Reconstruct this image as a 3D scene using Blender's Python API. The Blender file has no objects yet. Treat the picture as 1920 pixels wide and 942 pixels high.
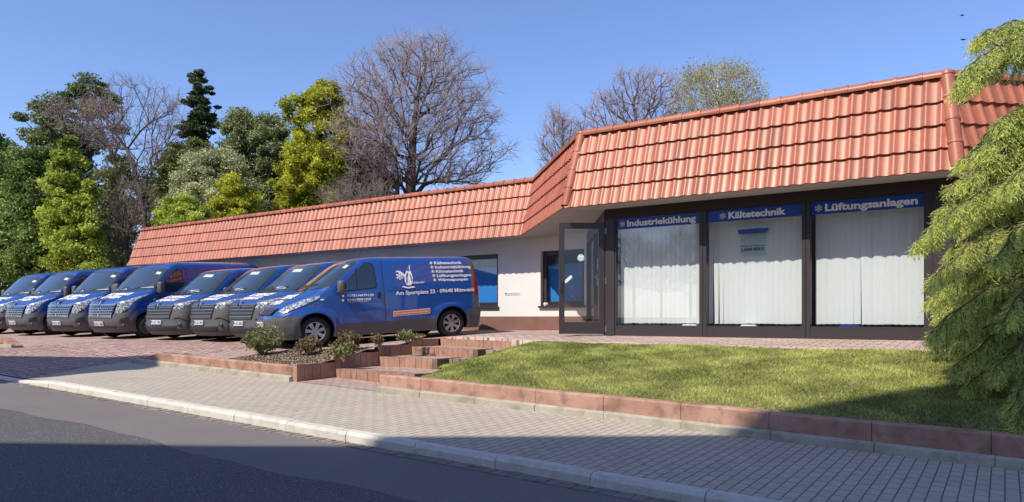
import bpy, bmesh, math, random
import numpy as np
from mathutils import Vector, Matrix
from math import sin, cos, pi, radians, sqrt, atan2

SC = bpy.context.scene
COL = SC.collection

# ------------------------------------------------------------------ camera, sky, sun, exposure
# world: x runs along the shop front (to the right), y away from the street, z up; the eye is at the origin
cam_d = bpy.data.cameras.new('camera')
cam = bpy.data.objects.new('camera', cam_d); COL.objects.link(cam)
cam.location = (0, 0, 0)
cam.rotation_euler = (radians(90), 0, radians(34.4))
cam_d.sensor_width = 36; cam_d.lens = 25.31
cam_d.shift_y = 0.0646
cam_d.clip_start = 0.1; cam_d.clip_end = 2000
SC.camera = cam
SC.render.resolution_x = 1024; SC.render.resolution_y = 502

SUN_EL = radians(48.0)
SUN_H = Vector((-0.17, -0.985)).normalized()      # horizontal direction towards the sun
wd = bpy.data.worlds.new('World'); SC.world = wd; wd.use_nodes = True
wn = wd.node_tree.nodes; wl = wd.node_tree.links
bg = wn['Background']; sky = wn.new('ShaderNodeTexSky')
sky.sky_type = 'NISHITA'; sky.sun_disc = False
sky.sun_elevation = SUN_EL; sky.sun_rotation = atan2(SUN_H.x, SUN_H.y)
sky.air_density = 1.0; sky.dust_density = 0.7; sky.ozone_density = 6.0; sky.altitude = 300
skm = wn.new('ShaderNodeMix'); skm.data_type = 'RGBA'; skm.blend_type = 'MULTIPLY'; skm.inputs[0].default_value = 1.
wl.new(sky.outputs[0], skm.inputs[6]); skm.inputs[7].default_value = (1.03, .955, 1.05, 1)
wl.new(skm.outputs[2], bg.inputs[0]); bg.inputs[1].default_value = 0.15
sd = bpy.data.lights.new('sun', 'SUN'); sd.energy = 4.4; sd.angle = radians(0.5); sd.color = (1.0, 0.92, 0.79)
sun = bpy.data.objects.new('sun', sd); COL.objects.link(sun)
sdir = Vector((SUN_H.x*cos(SUN_EL), SUN_H.y*cos(SUN_EL), sin(SUN_EL)))
sun.rotation_euler = sdir.to_track_quat('Z', 'Y').to_euler()
SC.view_settings.view_transform = 'Standard'; SC.view_settings.look = 'None'
SC.view_settings.exposure = 0.4; SC.view_settings.gamma = 1.0; SC.view_settings.use_curve_mapping = False
SC.render.engine = 'CYCLES'
SC.cycles.max_bounces = 8; SC.cycles.transparent_max_bounces = 16

# camera-space <-> world helper (only used to place things at their distance)
FPX = 1350.0
def cw(X, Y): return (0.825*X - 0.565*Y, 0.565*X + 0.825*Y)
def pxw(px, Y): return cw((px - 960)/FPX*Y, Y)
def zpx(py, Y): return (595 - py)/FPX*Y

# ------------------------------------------------------------------ generic helpers
def tag(o, label=None, cat=None, group=None, kind=None):
    if label: o['label'] = label
    if cat: o['category'] = cat
    if group: o['group'] = group
    if kind: o['kind'] = kind
    return o

def empty(name, loc=(0, 0, 0), rot=(0, 0, 0)):
    o = bpy.data.objects.new(name, None); COL.objects.link(o)
    o.location = loc; o.rotation_euler = rot; o.empty_display_size = 0.2
    return o

def link(name, me, mats, parent=None, smooth=False):
    o = bpy.data.objects.new(name, me); COL.objects.link(o)
    if not isinstance(mats, (list, tuple)): mats = [mats]
    for m in mats: me.materials.append(m)
    if parent: o.parent = parent
    if smooth: me.polygons.foreach_set('use_smooth', [True]*len(me.polygons))
    return o

class MB:
    def __init__(s): s.v = []; s.f = []; s.m = []
    def add(s, vs, fs, m=0):
        b = len(s.v); s.v += [tuple(p) for p in vs]; s.f += [tuple(i + b for i in q) for q in fs]; s.m += [m]*len(fs); return s
    def box(s, x0, x1, y0, y1, z0, z1, m=0):
        return s.hexa([(x0, y0), (x1, y0), (x1, y1), (x0, y1)], z0, z1, m)
    def hexa(s, pts, z0, z1, m=0):
        n = len(pts)
        zz0 = z0 if isinstance(z0, (list, tuple)) else [z0]*n
        zz1 = z1 if isinstance(z1, (list, tuple)) else [z1]*n
        vs = [(p[0], p[1], zz0[i]) for i, p in enumerate(pts)] + [(p[0], p[1], zz1[i]) for i, p in enumerate(pts)]
        fs = [tuple(reversed(range(n))), tuple(range(n, 2*n))] + [(i, (i+1) % n, n+(i+1) % n, n+i) for i in range(n)]
        return s.add(vs, fs, m)
    def bar(s, a, b, w, h, m=0, up=(0, 0, 1)):
        a = Vector(a); b = Vector(b); d = (b-a).normalized(); u = Vector(up)
        if abs(d.dot(u)) > .98: u = Vector((1, 0, 0))
        r = d.cross(u).normalized(); u = r.cross(d)
        vs = [p + r*sx*w/2 + u*sz*h/2 for p in (a, b) for sx, sz in ((-1, -1), (1, -1), (1, 1), (-1, 1))]
        return s.add(vs, [(0, 1, 2, 3), (7, 6, 5, 4), (0, 4, 5, 1), (1, 5, 6, 2), (2, 6, 7, 3), (3, 7, 4, 0)], m)
    def tube(s, pts, r, n=8, m=0, caps=True):
        pts = [Vector(p) for p in pts]; rings = []
        rr = r if isinstance(r, (list, tuple)) else [r]*len(pts)
        for i, p in enumerate(pts):
            d = (pts[min(i+1, len(pts)-1)] - pts[max(i-1, 0)]).normalized()
            u = Vector((0, 0, 1)) if abs(d.z) < .9 else Vector((1, 0, 0))
            a = d.cross(u).normalized(); b = a.cross(d)
            rings.append([p + (a*cos(2*pi*k/n) + b*sin(2*pi*k/n))*rr[i] for k in range(n)])
        vs = [q for R in rings for q in R]
        fs = [(i*n+k, i*n+(k+1) % n, (i+1)*n+(k+1) % n, (i+1)*n+k) for i in range(len(pts)-1) for k in range(n)]
        if caps: fs += [tuple(reversed(range(n))), tuple((len(pts)-1)*n+k for k in range(n))]
        return s.add(vs, fs, m)
    def build(s, name, mats, parent=None, smooth=False, bevel=0):
        me = bpy.data.meshes.new(name); me.from_pydata(s.v, [], s.f)
        me.polygons.foreach_set('material_index', s.m)
        bm = bmesh.new(); bm.from_mesh(me)
        bmesh.ops.recalc_face_normals(bm, faces=bm.faces)
        if bevel:
            bmesh.ops.bevel(bm, geom=list(bm.edges), offset=bevel, segments=2, affect='EDGES', profile=.5)
        bm.to_mesh(me); bm.free()
        return link(name, me, mats, parent, smooth)

def fast_mesh(name, V, F, mats, parent=None, attr=None, smooth=False):
    V = np.asarray(V, dtype=np.float32); F = np.asarray(F, dtype=np.int32)
    k = F.shape[1]; me = bpy.data.meshes.new(name)
    me.vertices.add(len(V)); me.vertices.foreach_set('co', V.ravel())
    me.loops.add(F.size); me.loops.foreach_set('vertex_index', F.ravel())
    me.polygons.add(len(F)); me.polygons.foreach_set('loop_start', np.arange(0, F.size, k, dtype=np.int32))
    if attr is not None:
        a = me.attributes.new('tone', 'FLOAT', 'POINT'); a.data.foreach_set('value', np.asarray(attr, dtype=np.float32))
    me.update(calc_edges=True)
    return link(name, me, mats, parent, smooth)

def grid_sheet(name, xs, ys, hf, mats, parent=None, inside=None):
    xs = np.asarray(xs); ys = np.asarray(ys); nx, ny = len(xs), len(ys)
    V = [(x, y, hf(x, y)) for y in ys for x in xs]
    F = [(j*nx+i, j*nx+i+1, (j+1)*nx+i+1, (j+1)*nx+i) for j in range(ny-1) for i in range(nx-1)
         if inside is None or inside((xs[i]+xs[i+1])/2, (ys[j]+ys[j+1])/2)]
    return fast_mesh(name, V, F, mats, parent, smooth=True)

# ------------------------------------------------------------------ materials
class NT:
    def __init__(s, name):
        s.m = bpy.data.materials.new(name); s.m.use_nodes = True
        s.n = s.m.node_tree.nodes; s.l = s.m.node_tree.links; s.p = s.n['Principled BSDF']; s.out = s.n['Material Output']
    def node(s, t, **kw):
        o = s.n.new(t)
        for k, v in kw.items():
            if hasattr(o, k) and not (k in o.inputs): setattr(o, k, v)
            else: s.set(o, k, v)
        return o
    def set(s, o, k, v):
        i = o.inputs[k]
        if hasattr(v, 'is_output') or isinstance(v, bpy.types.NodeSocket): s.l.new(v, i)
        else: i.default_value = v
    def coord(s, kind='Object', scale=(1, 1, 1), rot=(0, 0, 0), loc=(0, 0, 0)):
        t = s.n.new('ShaderNodeTexCoord'); m = s.n.new('ShaderNodeMapping')
        s.l.new(t.outputs[kind], m.inputs[0]); m.inputs['Scale'].default_value = scale; m.inputs['Rotation'].default_value = rot
        m.inputs['Location'].default_value = loc
        return m.outputs[0]
    def noise(s, vec, scale, detail=3, rough=.55):
        o = s.n.new('ShaderNodeTexNoise'); s.l.new(vec, o.inputs['Vector'])
        o.inputs['Scale'].default_value = scale; o.inputs['Detail'].default_value = detail; o.inputs['Roughness'].default_value = rough
        return o.outputs['Fac']
    def ramp(s, fac, stops):
        o = s.n.new('ShaderNodeValToRGB'); s.l.new(fac, o.inputs[0]); cr = o.color_ramp
        while len(cr.elements) < len(stops): cr.elements.new(.5)
        for e, (p, c) in zip(cr.elements, stops):
            e.position = p; e.color = (c, c, c, 1) if isinstance(c, (int, float)) else (*c, 1)
        return o.outputs[0]
    def mix(s, a, b, fac, mode='MIX'):
        o = s.n.new('ShaderNodeMix'); o.data_type = 'RGBA'; o.blend_type = mode
        for k, v in ((6, a), (7, b)):
            if isinstance(v, bpy.types.NodeSocket): s.l.new(v, o.inputs[k])
            else: o.inputs[k].default_value = (*v, 1) if len(v) == 3 else v
        if isinstance(fac, bpy.types.NodeSocket): s.l.new(fac, o.inputs[0])
        else: o.inputs[0].default_value = fac
        return o.outputs[2]
    def bump(s, h, strength=.3, dist=.01, normal=None):
        o = s.n.new('ShaderNodeBump'); s.l.new(h, o.inputs['Height']); o.inputs['Strength'].default_value = strength
        o.inputs['Distance'].default_value = dist
        if normal: s.l.new(normal, o.inputs['Normal'])
        s.l.new(o.outputs[0], s.p.inputs['Normal']); return o.outputs[0]
    def base(s, c): 
        if isinstance(c, bpy.types.NodeSocket): s.l.new(c, s.p.inputs['Base Color'])
        else: s.p.inputs['Base Color'].default_value = (*c, 1)
    def pset(s, **kw):
        for k, v in kw.items():
            k = k.replace('_', ' ')
            k = {'Specular': 'Specular IOR Level', 'Coat': 'Coat Weight', 'Subsurface': 'Subsurface Weight'}.get(k, k)
            s.set(s.p, k, v)

def mul(c, k): return tuple(x*k for x in c)

def surf(name, c, rough=.7, var=.25, vs=4., fine=40., bump=.25, bd=.004, spec=.4, metal=0., coat=0., kind='Object'):
    t = NT(name); v = t.coord(kind)
    n1 = t.noise(v, vs, 4); n2 = t.noise(v, fine, 3)
    f = t.mix((1-var,)*3, (1+var,)*3, n1); g = t.mix((1-var*.6,)*3, (1+var*.6,)*3, n2)
    t.base(t.mix(t.mix(c, f, 1., 'MULTIPLY'), g, 1., 'MULTIPLY'))
    t.pset(Roughness=rough, Specular=spec, Metallic=metal, Coat=coat)
    if bump: t.bump(n2, bump, bd)
    return t.m

def plain(name, c, rough=.5, spec=.5, metal=0., coat=0., bump=0, emis=None):
    t = NT(name); v = t.coord()
    n1 = t.noise(v, 3., 3)
    t.base(t.mix(mul(c, .9), mul(c, 1.08), n1)); t.pset(Roughness=rough, Specular=spec, Metallic=metal, Coat=coat)
    return t.m

def brick_mat(name, c1, c2, mortar, w, h, ms=.006, swap=False, offs=.5, rot=0., var=.3, rough=.85, bump=.6, warp=0., patch=.25):
    t = NT(name); v = t.coord('Object', rot=(0, 0, rot))
    if warp:
        nz = t.n.new('ShaderNodeTexNoise'); t.l.new(v, nz.inputs['Vector']); nz.inputs['Scale'].default_value = 1.3; nz.inputs['Detail'].default_value = 2
        va = t.n.new('ShaderNodeVectorMath'); va.operation = 'MULTIPLY_ADD'
        t.l.new(nz.outputs['Color'], va.inputs[0]); va.inputs[1].default_value = (warp, warp, 0); t.l.new(v, va.inputs[2]); v2 = va.outputs[0]
    else: v2 = v
    if swap:
        sp = t.n.new('ShaderNodeSeparateXYZ'); t.l.new(v2, sp.inputs[0]); cb = t.n.new('ShaderNodeCombineXYZ')
        t.l.new(sp.outputs[1], cb.inputs[0]); t.l.new(sp.outputs[0], cb.inputs[1]); v2 = cb.outputs[0]
    b = t.n.new('ShaderNodeTexBrick'); t.l.new(v2, b.inputs['Vector'])
    b.inputs['Color1'].default_value = (*c1, 1); b.inputs['Color2'].default_value = (*c2, 1); b.inputs['Mortar'].default_value = (*mortar, 1)
    b.inputs['Scale'].default_value = 1; b.inputs['Mortar Size'].default_value = ms; b.inputs['Mortar Smooth'].default_value = .3
    b.inputs['Brick Width'].default_value = w; b.inputs['Row Height'].default_value = h; b.offset = offs; b.inputs['Bias'].default_value = -.1
    n1 = t.noise(v, 1.1, 4); n2 = t.noise(v, 60, 3); n3 = t.noise(v, 9, 3)
    c = t.mix(b.outputs['Color'], t.mix((1-patch,)*3, (1+patch,)*3, n1), 1., 'MULTIPLY')
    c = t.mix(c, t.mix((1-var,)*3, (1+var,)*3, n2), 1., 'MULTIPLY')
    c = t.mix(c, t.ramp(n3, [(.28, .72), (.42, 1.0)]), .7, 'MULTIPLY')
    t.base(c); t.pset(Roughness=rough, Specular=.3)
    inv = t.n.new('ShaderNodeMath'); inv.operation = 'MULTIPLY_ADD'; t.l.new(b.outputs['Fac'], inv.inputs[0]); inv.inputs[1].default_value = -1.
    sc = t.n.new('ShaderNodeMath'); sc.operation = 'MULTIPLY'; t.l.new(n2, sc.inputs[0]); sc.inputs[1].default_value = .25
    t.l.new(sc.outputs[0], inv.inputs[2])
    t.bump(inv.outputs[0], bump, .008)
    return t.m

def leaf_mat(name, dark, light, trans=.35, rough=.6):
    t = NT(name); a = t.n.new('ShaderNodeAttribute'); a.attribute_name = 'tone'
    c = t.ramp(a.outputs['Fac'], [(0., dark), (1., light)])
    t.base(c); t.pset(Roughness=rough, Specular=.3)
    tr = t.n.new('ShaderNodeBsdfTranslucent'); t.l.new(c, tr.inputs[0])
    mx = t.n.new('ShaderNodeMixShader'); mx.inputs[0].default_value = trans
    t.l.new(t.p.outputs[0], mx.inputs[1]); t.l.new(tr.outputs[0], mx.inputs[2]); t.l.new(mx.outputs[0], t.out.inputs[0])
    return t.m

def glass_mat(name, tint=(1, 1, 1), ior=1.6, rough=0.0):
    t = NT(name)
    tr = t.n.new('ShaderNodeBsdfTransparent'); tr.inputs[0].default_value = (*tint, 1)
    gl = t.n.new('ShaderNodeBsdfGlossy'); gl.inputs['Roughness'].default_value = rough; gl.inputs[0].default_value = (1, 1, 1, 1)
    fr = t.n.new('ShaderNodeFresnel'); fr.inputs[0].default_value = ior
    ge = t.n.new('ShaderNodeNewGeometry'); mt = t.n.new('ShaderNodeMath'); mt.operation = 'MULTIPLY_ADD'   # the far face of a pane adds no second mirror
    t.l.new(ge.outputs['Backfacing'], mt.inputs[0]); mt.inputs[1].default_value = -1; mt.inputs[2].default_value = 1
    m2 = t.n.new('ShaderNodeMath'); m2.operation = 'MULTIPLY'; t.l.new(mt.outputs[0], m2.inputs[0]); t.l.new(fr.outputs[0], m2.inputs[1])
    mx = t.n.new('ShaderNodeMixShader'); t.l.new(m2.outputs[0], mx.inputs[0]); t.l.new(tr.outputs[0], mx.inputs[1]); t.l.new(gl.outputs[0], mx.inputs[2])
    t.l.new(mx.outputs[0], t.out.inputs[0]); return t.m

M = {}
def asphalt(name, c, speck):
    t = NT(name); v = t.coord()
    n1 = t.noise(v, .7, 5); n2 = t.noise(v, 90, 2, .7); n3 = t.noise(v, 260, 2)
    c1 = t.mix(mul(c, .78), mul(c, 1.2), n1)
    c2 = t.mix(c1, speck, t.ramp(n2, [(.52, 0.), (.72, 1.)]))
    c3 = t.mix(c2, t.mix((.7,)*3, (1.3,)*3, n3), 1., 'MULTIPLY')
    t.base(c3); t.pset(Roughness=.82, Specular=.35); t.bump(n2, .5, .006); return t.m
M['asphalt'] = asphalt('asphalt', (.15, .135, .13), (.22, .2, .2))
M['asphalt_old'] = asphalt('old_asphalt', (.062, .059, .062), (.32, .30, .28))
M['paver'] = brick_mat('grey_pavers', (.40, .352, .285), (.435, .385, .315), (.13, .105, .08), .2, .1, .006, swap=True, var=.2, patch=.12, bump=.45)
M['redpaver'] = brick_mat('red_brick_pavers', (.36, .255, .215), (.44, .32, .275), (.14, .1, .08), .2, .1, .007, rot=.0, var=.25)
M['cobble'] = brick_mat('red_cobbles', (.34, .215, .185), (.47, .335, .29), (.10, .07, .06), .24, .15, .016, warp=.32, var=.3, bump=1.)
M['walk'] = brick_mat('walkway_slabs', (.40, .29, .245), (.52, .40, .35), (.15, .11, .09), .26, .16, .013, warp=.16, var=.25, bump=.9)
def stone_mat(name, c, c2, moss, kind='Object', drip=True):
    t = NT(name); v = t.coord(kind)
    n1 = t.noise(v, 2.2, 5, .6); n2 = t.noise(v, 55, 4); n3 = t.noise(v, 5, 4)
    b = t.mix(c, c2, t.ramp(n1, [(.35, 0.), (.62, 1.)]))
    b = t.mix(b, moss, t.ramp(n3, [(.5, 0.), (.68, .75)]))
    b = t.mix(b, t.mix((.72,)*3, (1.25,)*3, n2), 1., 'MULTIPLY')
    t.base(b); t.pset(Roughness=.85, Specular=.3); t.bump(n2, .5, .006); return t.m
M['redstone'] = stone_mat('red_stone', (.30, .165, .12), (.43, .255, .195), (.16, .11, .07))
M['footing'] = stone_mat('concrete_footing', (.41, .385, .32), (.32, .30, .24), (.22, .21, .14))
M['kerb'] = stone_mat('kerb_concrete', (.58, .55, .49), (.52, .49, .44), (.40, .39, .34))
M['redblock'] = stone_mat('red_concrete_block', (.40, .23, .165), (.31, .175, .125), (.2, .125, .09))
M['darkblock'] = stone_mat('dark_red_block', (.20, .13, .10), (.15, .1, .08), (.11, .09, .06))  # darker, browner red block for the step ends and corner edging
M['soil'] = surf('bark_soil', (.17, .125, .09), .95, .5, 12, 70, 1., .03)
M['earth'] = surf('earth_ground', (.09, .10, .045), .95, .4, 2, 30, .6, .03)
M['turf'] = surf('turf_base', (.18, .17, .065), .95, .4, 3, 40, .8, .03)
M['grass'] = leaf_mat('grass_blades', (.11, .17, .02), (.88, .88, .31), .5)

def plaster(name, c):
    t = NT(name); v = t.coord('Object', scale=(1, 1, .35)); n2 = t.noise(v, 60, 4, .7); n1 = t.noise(t.coord(), 1.2, 4)
    t.base(t.mix(mul(c, .90), mul(c, 1.05), n1)); t.pset(Roughness=.9, Specular=.2); t.bump(n2, .7, .012); return t.m
M['plaster'] = plaster('white_plaster', (.70, .69, .675))
M['plinth'] = surf('speckled_plinth', (.20, .105, .085), .9, .3, 3, 120, .8, .01)
def clay():
    t = NT('clay_tile'); a = t.n.new('ShaderNodeAttribute'); a.attribute_name = 'tone'
    v = t.coord(); n1 = t.noise(v, 9, 4); n2 = t.noise(v, 70, 3)
    c = t.ramp(a.outputs['Fac'], [(0., (.25, .072, .036)), (1., (.47, .148, .078))])
    c = t.mix(c, t.mix((.80,)*3, (1.14,)*3, n1), 1., 'MULTIPLY'); n4 = t.noise(v, 1.4, 5, .65); c = t.mix(c, (.26, .15, .10), t.ramp(n4, [(.56, 0.), (.74, .45)])); t.base(c)
    t.pset(Roughness=.5, Specular=.5, Coat=.07); t.p.inputs['Coat Roughness'].default_value = .22; t.bump(n2, .12, .004); return t.m
M['clay'] = clay()
M['soffit'] = plain('soffit_boards', (.42, .40, .39), .7)
M['brownalu'] = surf('dark_brown_aluminium', (.036, .029, .031), .42, .12, 3, 200, .05, .001, spec=.5)
M['darkfascia'] = surf('dark_fascia', (.03, .02, .018), .6, .2, 3, 60, .1, .002)
M['glass'] = glass_mat('window_glass', (.97, .98, .985), 1.95)
M['doorglass'] = glass_mat('door_glass', (.94, .96, .96), 1.5)
M['glassdark'] = glass_mat('office_glass', (.80, .90, .97), 1.9)
def blindm(name, c):
    t = NT(name); v = t.coord('Object', scale=(1, 1, .15)); n = t.noise(v, 45, 3)
    t.base(t.mix(mul(c, .93), mul(c, 1.04), n)); t.pset(Roughness=.85, Specular=.2)
    return t.m
M['blind'] = blindm('vertical_blind_fabric', (.66, .70, .69))
M['blueblind'] = blindm('blue_blind_fabric', (.10, .36, .72))
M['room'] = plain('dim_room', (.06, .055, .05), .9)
M['signblue'] = plain('sign_blue', (.008, .055, .33), .35, .5)
M['white'] = plain('lettering_white', (.78, .78, .8), .5)
M['signwhite'] = plain('sign_white', (.8, .82, .84), .4)
M['lettering_dark'] = plain('lettering_dark', (.03, .04, .09), .5)
M['metal'] = plain('brushed_metal', (.55, .55, .56), .3, .5, 1.)
M['black'] = plain('black_plastic', (.018, .018, .02), .5)
M['flatroof'] = surf('flat_roof_felt', (.12, .12, .12), .9)
M['facade'] = surf('rendered_facade', (.33, .29, .25), .9, .1)
M['bark'] = surf('grey_brown_bark', (.075, .052, .044), .9, .35, 6, 40, .6, .02)
M['barkdark'] = surf('dark_bark', (.075, .055, .045), .9, .35, 6, 40, .6, .02)
M['barkred'] = surf('reddish_bark', (.22, .11, .07), .9, .35, 6, 40, .6, .02)
M['twig'] = plain('bare_twig', (.25, .185, .16), .8)
M['twiglilac'] = plain('lilac_grey_twig', (.36, .28, .28), .8)
def carpaint():
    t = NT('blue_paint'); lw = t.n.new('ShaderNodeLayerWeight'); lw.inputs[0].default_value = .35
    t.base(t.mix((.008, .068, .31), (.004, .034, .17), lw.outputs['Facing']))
    t.pset(Roughness=.35, Specular=.5, Coat=1.); t.p.inputs['Coat Roughness'].default_value = .04
    n = t.noise(t.coord(), 1.7, 2); t.bump(n, .02, .02); return t.m
M['paint'] = carpaint()
M['bumper'] = surf('grey_bumper_plastic', (.085, .084, .088), .52, .1, 5, 300, .08, .001, spec=.5)
M['rubber'] = surf('tyre_rubber', (.018, .018, .019), .8, .2, 8, 60, .2, .003)
M['vanglass'] = plain('van_glass', (.012, .022, .024), .03, .8, 0, 1.)
M['screen'] = plain('windscreen_glass', (.022, .034, .038), .03, .9, 0, 1.)
M['chrome'] = plain('chrome', (.62, .62, .64), .18, .5, 1.)
M['hub'] = plain('hubcap_silver', (.42, .42, .42), .38, .5, .7)
def lampm():
    t = NT('headlight_glass'); v = t.coord(); vo = t.n.new('ShaderNodeTexVoronoi'); t.l.new(v, vo.inputs['Vector']); vo.inputs['Scale'].default_value = 22
    t.base(t.ramp(vo.outputs['Distance'], [(0., (.88, .9, .92)), (.38, (.55, .58, .6)), (.62, (.16, .18, .2))])); t.pset(Roughness=.08, Specular=.8, Metallic=.35, Coat=1.); return t.m
M['lamp'] = lampm()
M['redlamp'] = plain('red_lamp', (.30, .01, .012), .15, .6, 0, .8)
M['amber'] = plain('amber_lamp', (.8, .35, .05), .2)
M['dark'] = plain('underbody_dark', (.008, .008, .008), .9, .1)
M['orange'] = plain('orange_strip', (.72, .20, .03), .5)
M['platewhite'] = plain('plate_white', (.72, .72, .70), .4)
M['plateblue'] = plain('plate_blue', (.01, .06, .45), .4)
M['winemark'] = plain('lettering_navy', (.02, .06, .16), .5)

# ------------------------------------------------------------------ heights of the place
def cl(x, a, b): return max(a, min(b, x))
def sm(x, a, b):
    u = cl((x-a)/(b-a), 0, 1); return u*u*(3-2*u)
def Pv(s, t): return -1.231 - .028*(cl(s, -60, 30)+5.105) + .015*(cl(t, -20, 12)-7.969)
def wallz(s): return -.951 - .025*(s+5.105)
def Lot(s, t):
    a = -.345 + .0563*(min(t, 16.05)-16.05)
    b = -.36 - .042*max(0, 12.6-t) if t < 12.6 else -.36 + .0044*(min(t, 16.05)-12.6)
    w = sm(s, -12.2, -8.6); return a*(1-w)+b*w
def Drive(s, t):                                     # forecourt with its ramp down to the pavement
    tt = cl((t-8.2)/2.6, 0, 1); base = Lot(s, max(t, 10.8)) if t < 10.8 else Lot(s, t)
    edge = Pv(s, 8.2)-.002
    r = edge + (Lot(s, 10.8)-edge)*(tt*(1.25-.25*tt)) if t < 10.8 else Lot(s, t)
    if s > -14.2:                                   # behind the wall it is filled up to the wall top
        k = sm(s, -14.4, -13.2); f = wallz(s)-.03 + (Lot(s, 10.8)-wallz(s)+.03)*tt
        r = r*(1-k) + f*k if t < 10.8 else r
    return r

# ground sheet to the horizon
def Gz(s, t):
    if t < 8.1: return Pv(s, t) - .35
    if t < 12.1: return Pv(s, 8.1)-.5
    if t < 17: return min(Lot(s, t)-.3, -.7)
    return -.52
xs = [-900, -300, -120, -60, -45, -36, -30, -25, -20, -15, -10, -5, 0, 5, 12, 20, 30, 60, 150, 400, 900]
ys = [-900, -300, -100, -40, -20, -10, -4, 0, 4, 8, 8.15, 10, 12, 14, 16, 16.9, 17.1, 22, 30, 45, 60, 120, 300, 900]
tag(grid_sheet('ground', xs, ys, Gz, M['earth']), 'grassy earth around and behind the office building', kind='structure')

SR = np.arange(-60, 31, 1.0)
tag(grid_sheet('road', SR, [-9, -6, -3, 0, 2, 4.1, 5.26], lambda s, t: Pv(s, 5.43)-.112 - .012*(5.3-t)*0 - .0004, M['asphalt']), 'smooth grey asphalt road', kind='structure')
def pe(s): return 4.12 + .06*sin(s*1.3) + .03*sin(s*4.1+1)
V = []; F = []
ss = np.arange(-60, 30.1, .25)
for i, s in enumerate(ss):
    for t in (-9., -4., 0., pe(s)): V.append((s, t, Pv(s, 5.43)-.108))
for i in range(len(ss)-1):
    for j in range(3): F.append((i*4+j, (i+1)*4+j, (i+1)*4+j+1, i*4+j+1))
tag(fast_mesh('road_patch', V, F, M['asphalt_old']), 'older coarse dark asphalt on the near side of the road', kind='structure')
# gutter of small setts
rg = random.Random(4); mb = MB()
s = -45.
while s < 12:
    w = rg.uniform(.10, .17)
    for r in (0, 1):
        t0 = 5.265 + r*.08; z = Pv(s, 5.43)-.112 + rg.uniform(.004, .009)
        mb.box(s+.003, s+w-.003, t0+.002, t0+.077, z-.08, z)
    s += w
tag(mb.build('gutter', stone_mat('gutter_setts', (.20, .165, .145), (.26, .22, .195), (.13, .12, .09)), bevel=0), 'row of small dark setts along the kerb', kind='structure')
# kerb of metre-long stones, sunk at the drive
mb = MB(); k = 0; s = -46.914
while s < 12:
    def kz(x):
        d = .075*sm(-x, 12.7, 14.3)*(1-sm(-x, 20.5, 22)); return Pv(x, 5.5)-d
    a, b = s+.004, s+.996
    j = rg.uniform(-.003, .003)
    n = 4
    for q in range(n):
        x0 = a+(b-a)*q/n; x1 = a+(b-a)*(q+1)/n
        vs = []; 
        for x in (x0, x1):
            z = kz(x)+j
            vs += [(x, 5.428+j, z-.35), (x, 5.434+j, z-.035), (x, 5.462+j, z), (x, 5.57+j, z+.004), (x, 5.57+j, z-.35)]
        fs = [(0, 5, 6, 1), (1, 6, 7, 2), (2, 7, 8, 3), (3, 8, 9, 4)]
        if q == 0: fs.append((4, 3, 2, 1, 0))
        if q == n-1: fs.append((5, 6, 7, 8, 9))
        mb.add(vs, fs)
    s += 1.0
tag(mb.build('kerb', M['kerb']), 'pale concrete kerb stones along the pavement', kind='structure')
mbj = MB(); 
# pavement
def pavz(s, t):
    d = .06*sm(-s, 12.7, 14.3)*(1-sm(-s, 20.5, 22))*(1-sm(t, 5.6, 7.0)); return Pv(s, t)-d-.002
tag(grid_sheet('pavement', np.arange(-60, 20.1, .5), [5.574, 5.9, 6.4, 7, 7.6, 8.0, 8.25], pavz, M['paver']), 'grey paved footway', kind='structure')
# driveway and forecourt
tag(grid_sheet('driveway', np.arange(-21.0, -14.1, .25), np.arange(8.24, 10.95, .2), lambda s, t: Drive(s, t)+.004, M['cobble']), 'drive of reddish cobbles', kind='structure')
xs = np.concatenate([np.arange(-48, -21, 1.), np.arange(-21, -6.29, .3)])
tag(grid_sheet('forecourt', xs, np.concatenate([np.arange(8.25, 10.8, .255), np.arange(10.8, 17.2, .5)]),
    lambda s, t: Drive(s, t), M['redpaver'], inside=lambda s, t: not (s > -14.1 and s < -9.8 and t < 9.9 and s > -12.2) and not (s > -9.95 and t < 11.75 - .28*(s+9.95)*0 - .15) and not (s > -21 and s < -14.3 and t < 10.7)), 'forecourt paved with reddish brick', kind='structure')
def inwalk(s, t): return True
W0 = [(-9.95, 11.86), (-8.0, 11.3), (-7.4, 10.95), (-6.8, 10.8), (8, 10.55)]
def wedge(s): return float(np.interp(s, [p[0] for p in W0], [p[1] for p in W0]))
V = []; F = []
ss = np.arange(-9.95, 8.01, .25)
for s in ss:
    e = wedge(s); 
    V.append((s, e, Lot(s, e)-.12))
    for q in range(8):
        t = e + (16.6-e)*(q/7)**1.3 if s < -6.3 else e+(12.75-e)*q/7
        if s > -.7: t = e + (12.75 + (s+.7)*1.05 - e)*q/7
        V.append((s, t, Lot(s, t)+.006))
for i in range(len(ss)-1):
    for j in range(8): F.append((i*9+j, (i+1)*9+j, (i+1)*9+j+1, i*9+j+1))
tag(fast_mesh('path', V, F, M['walk'], smooth=True), 'walkway of pinkish stone slabs along the shop front', kind='structure')
V = []; F = []
for j, t in enumerate(np.linspace(5.575, 8.30, 9)):
    u = (t-5.575)/(8.30-5.575); a = -23.6+u*2.6; b = -14.1-u*1.5
    for i in range(25):
        q = a+(b-a)*i/24; V.append((q, t, pavz(q, t)+.004))
for j in range(8):
    for i in range(24): F.append((j*25+i, j*25+i+1, (j+1)*25+i+1, (j+1)*25+i))
tag(fast_mesh('driveway_apron', V, F, M['cobble'], smooth=True), 'flared apron of reddish cobbles crossing the footway', kind='structure')
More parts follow.
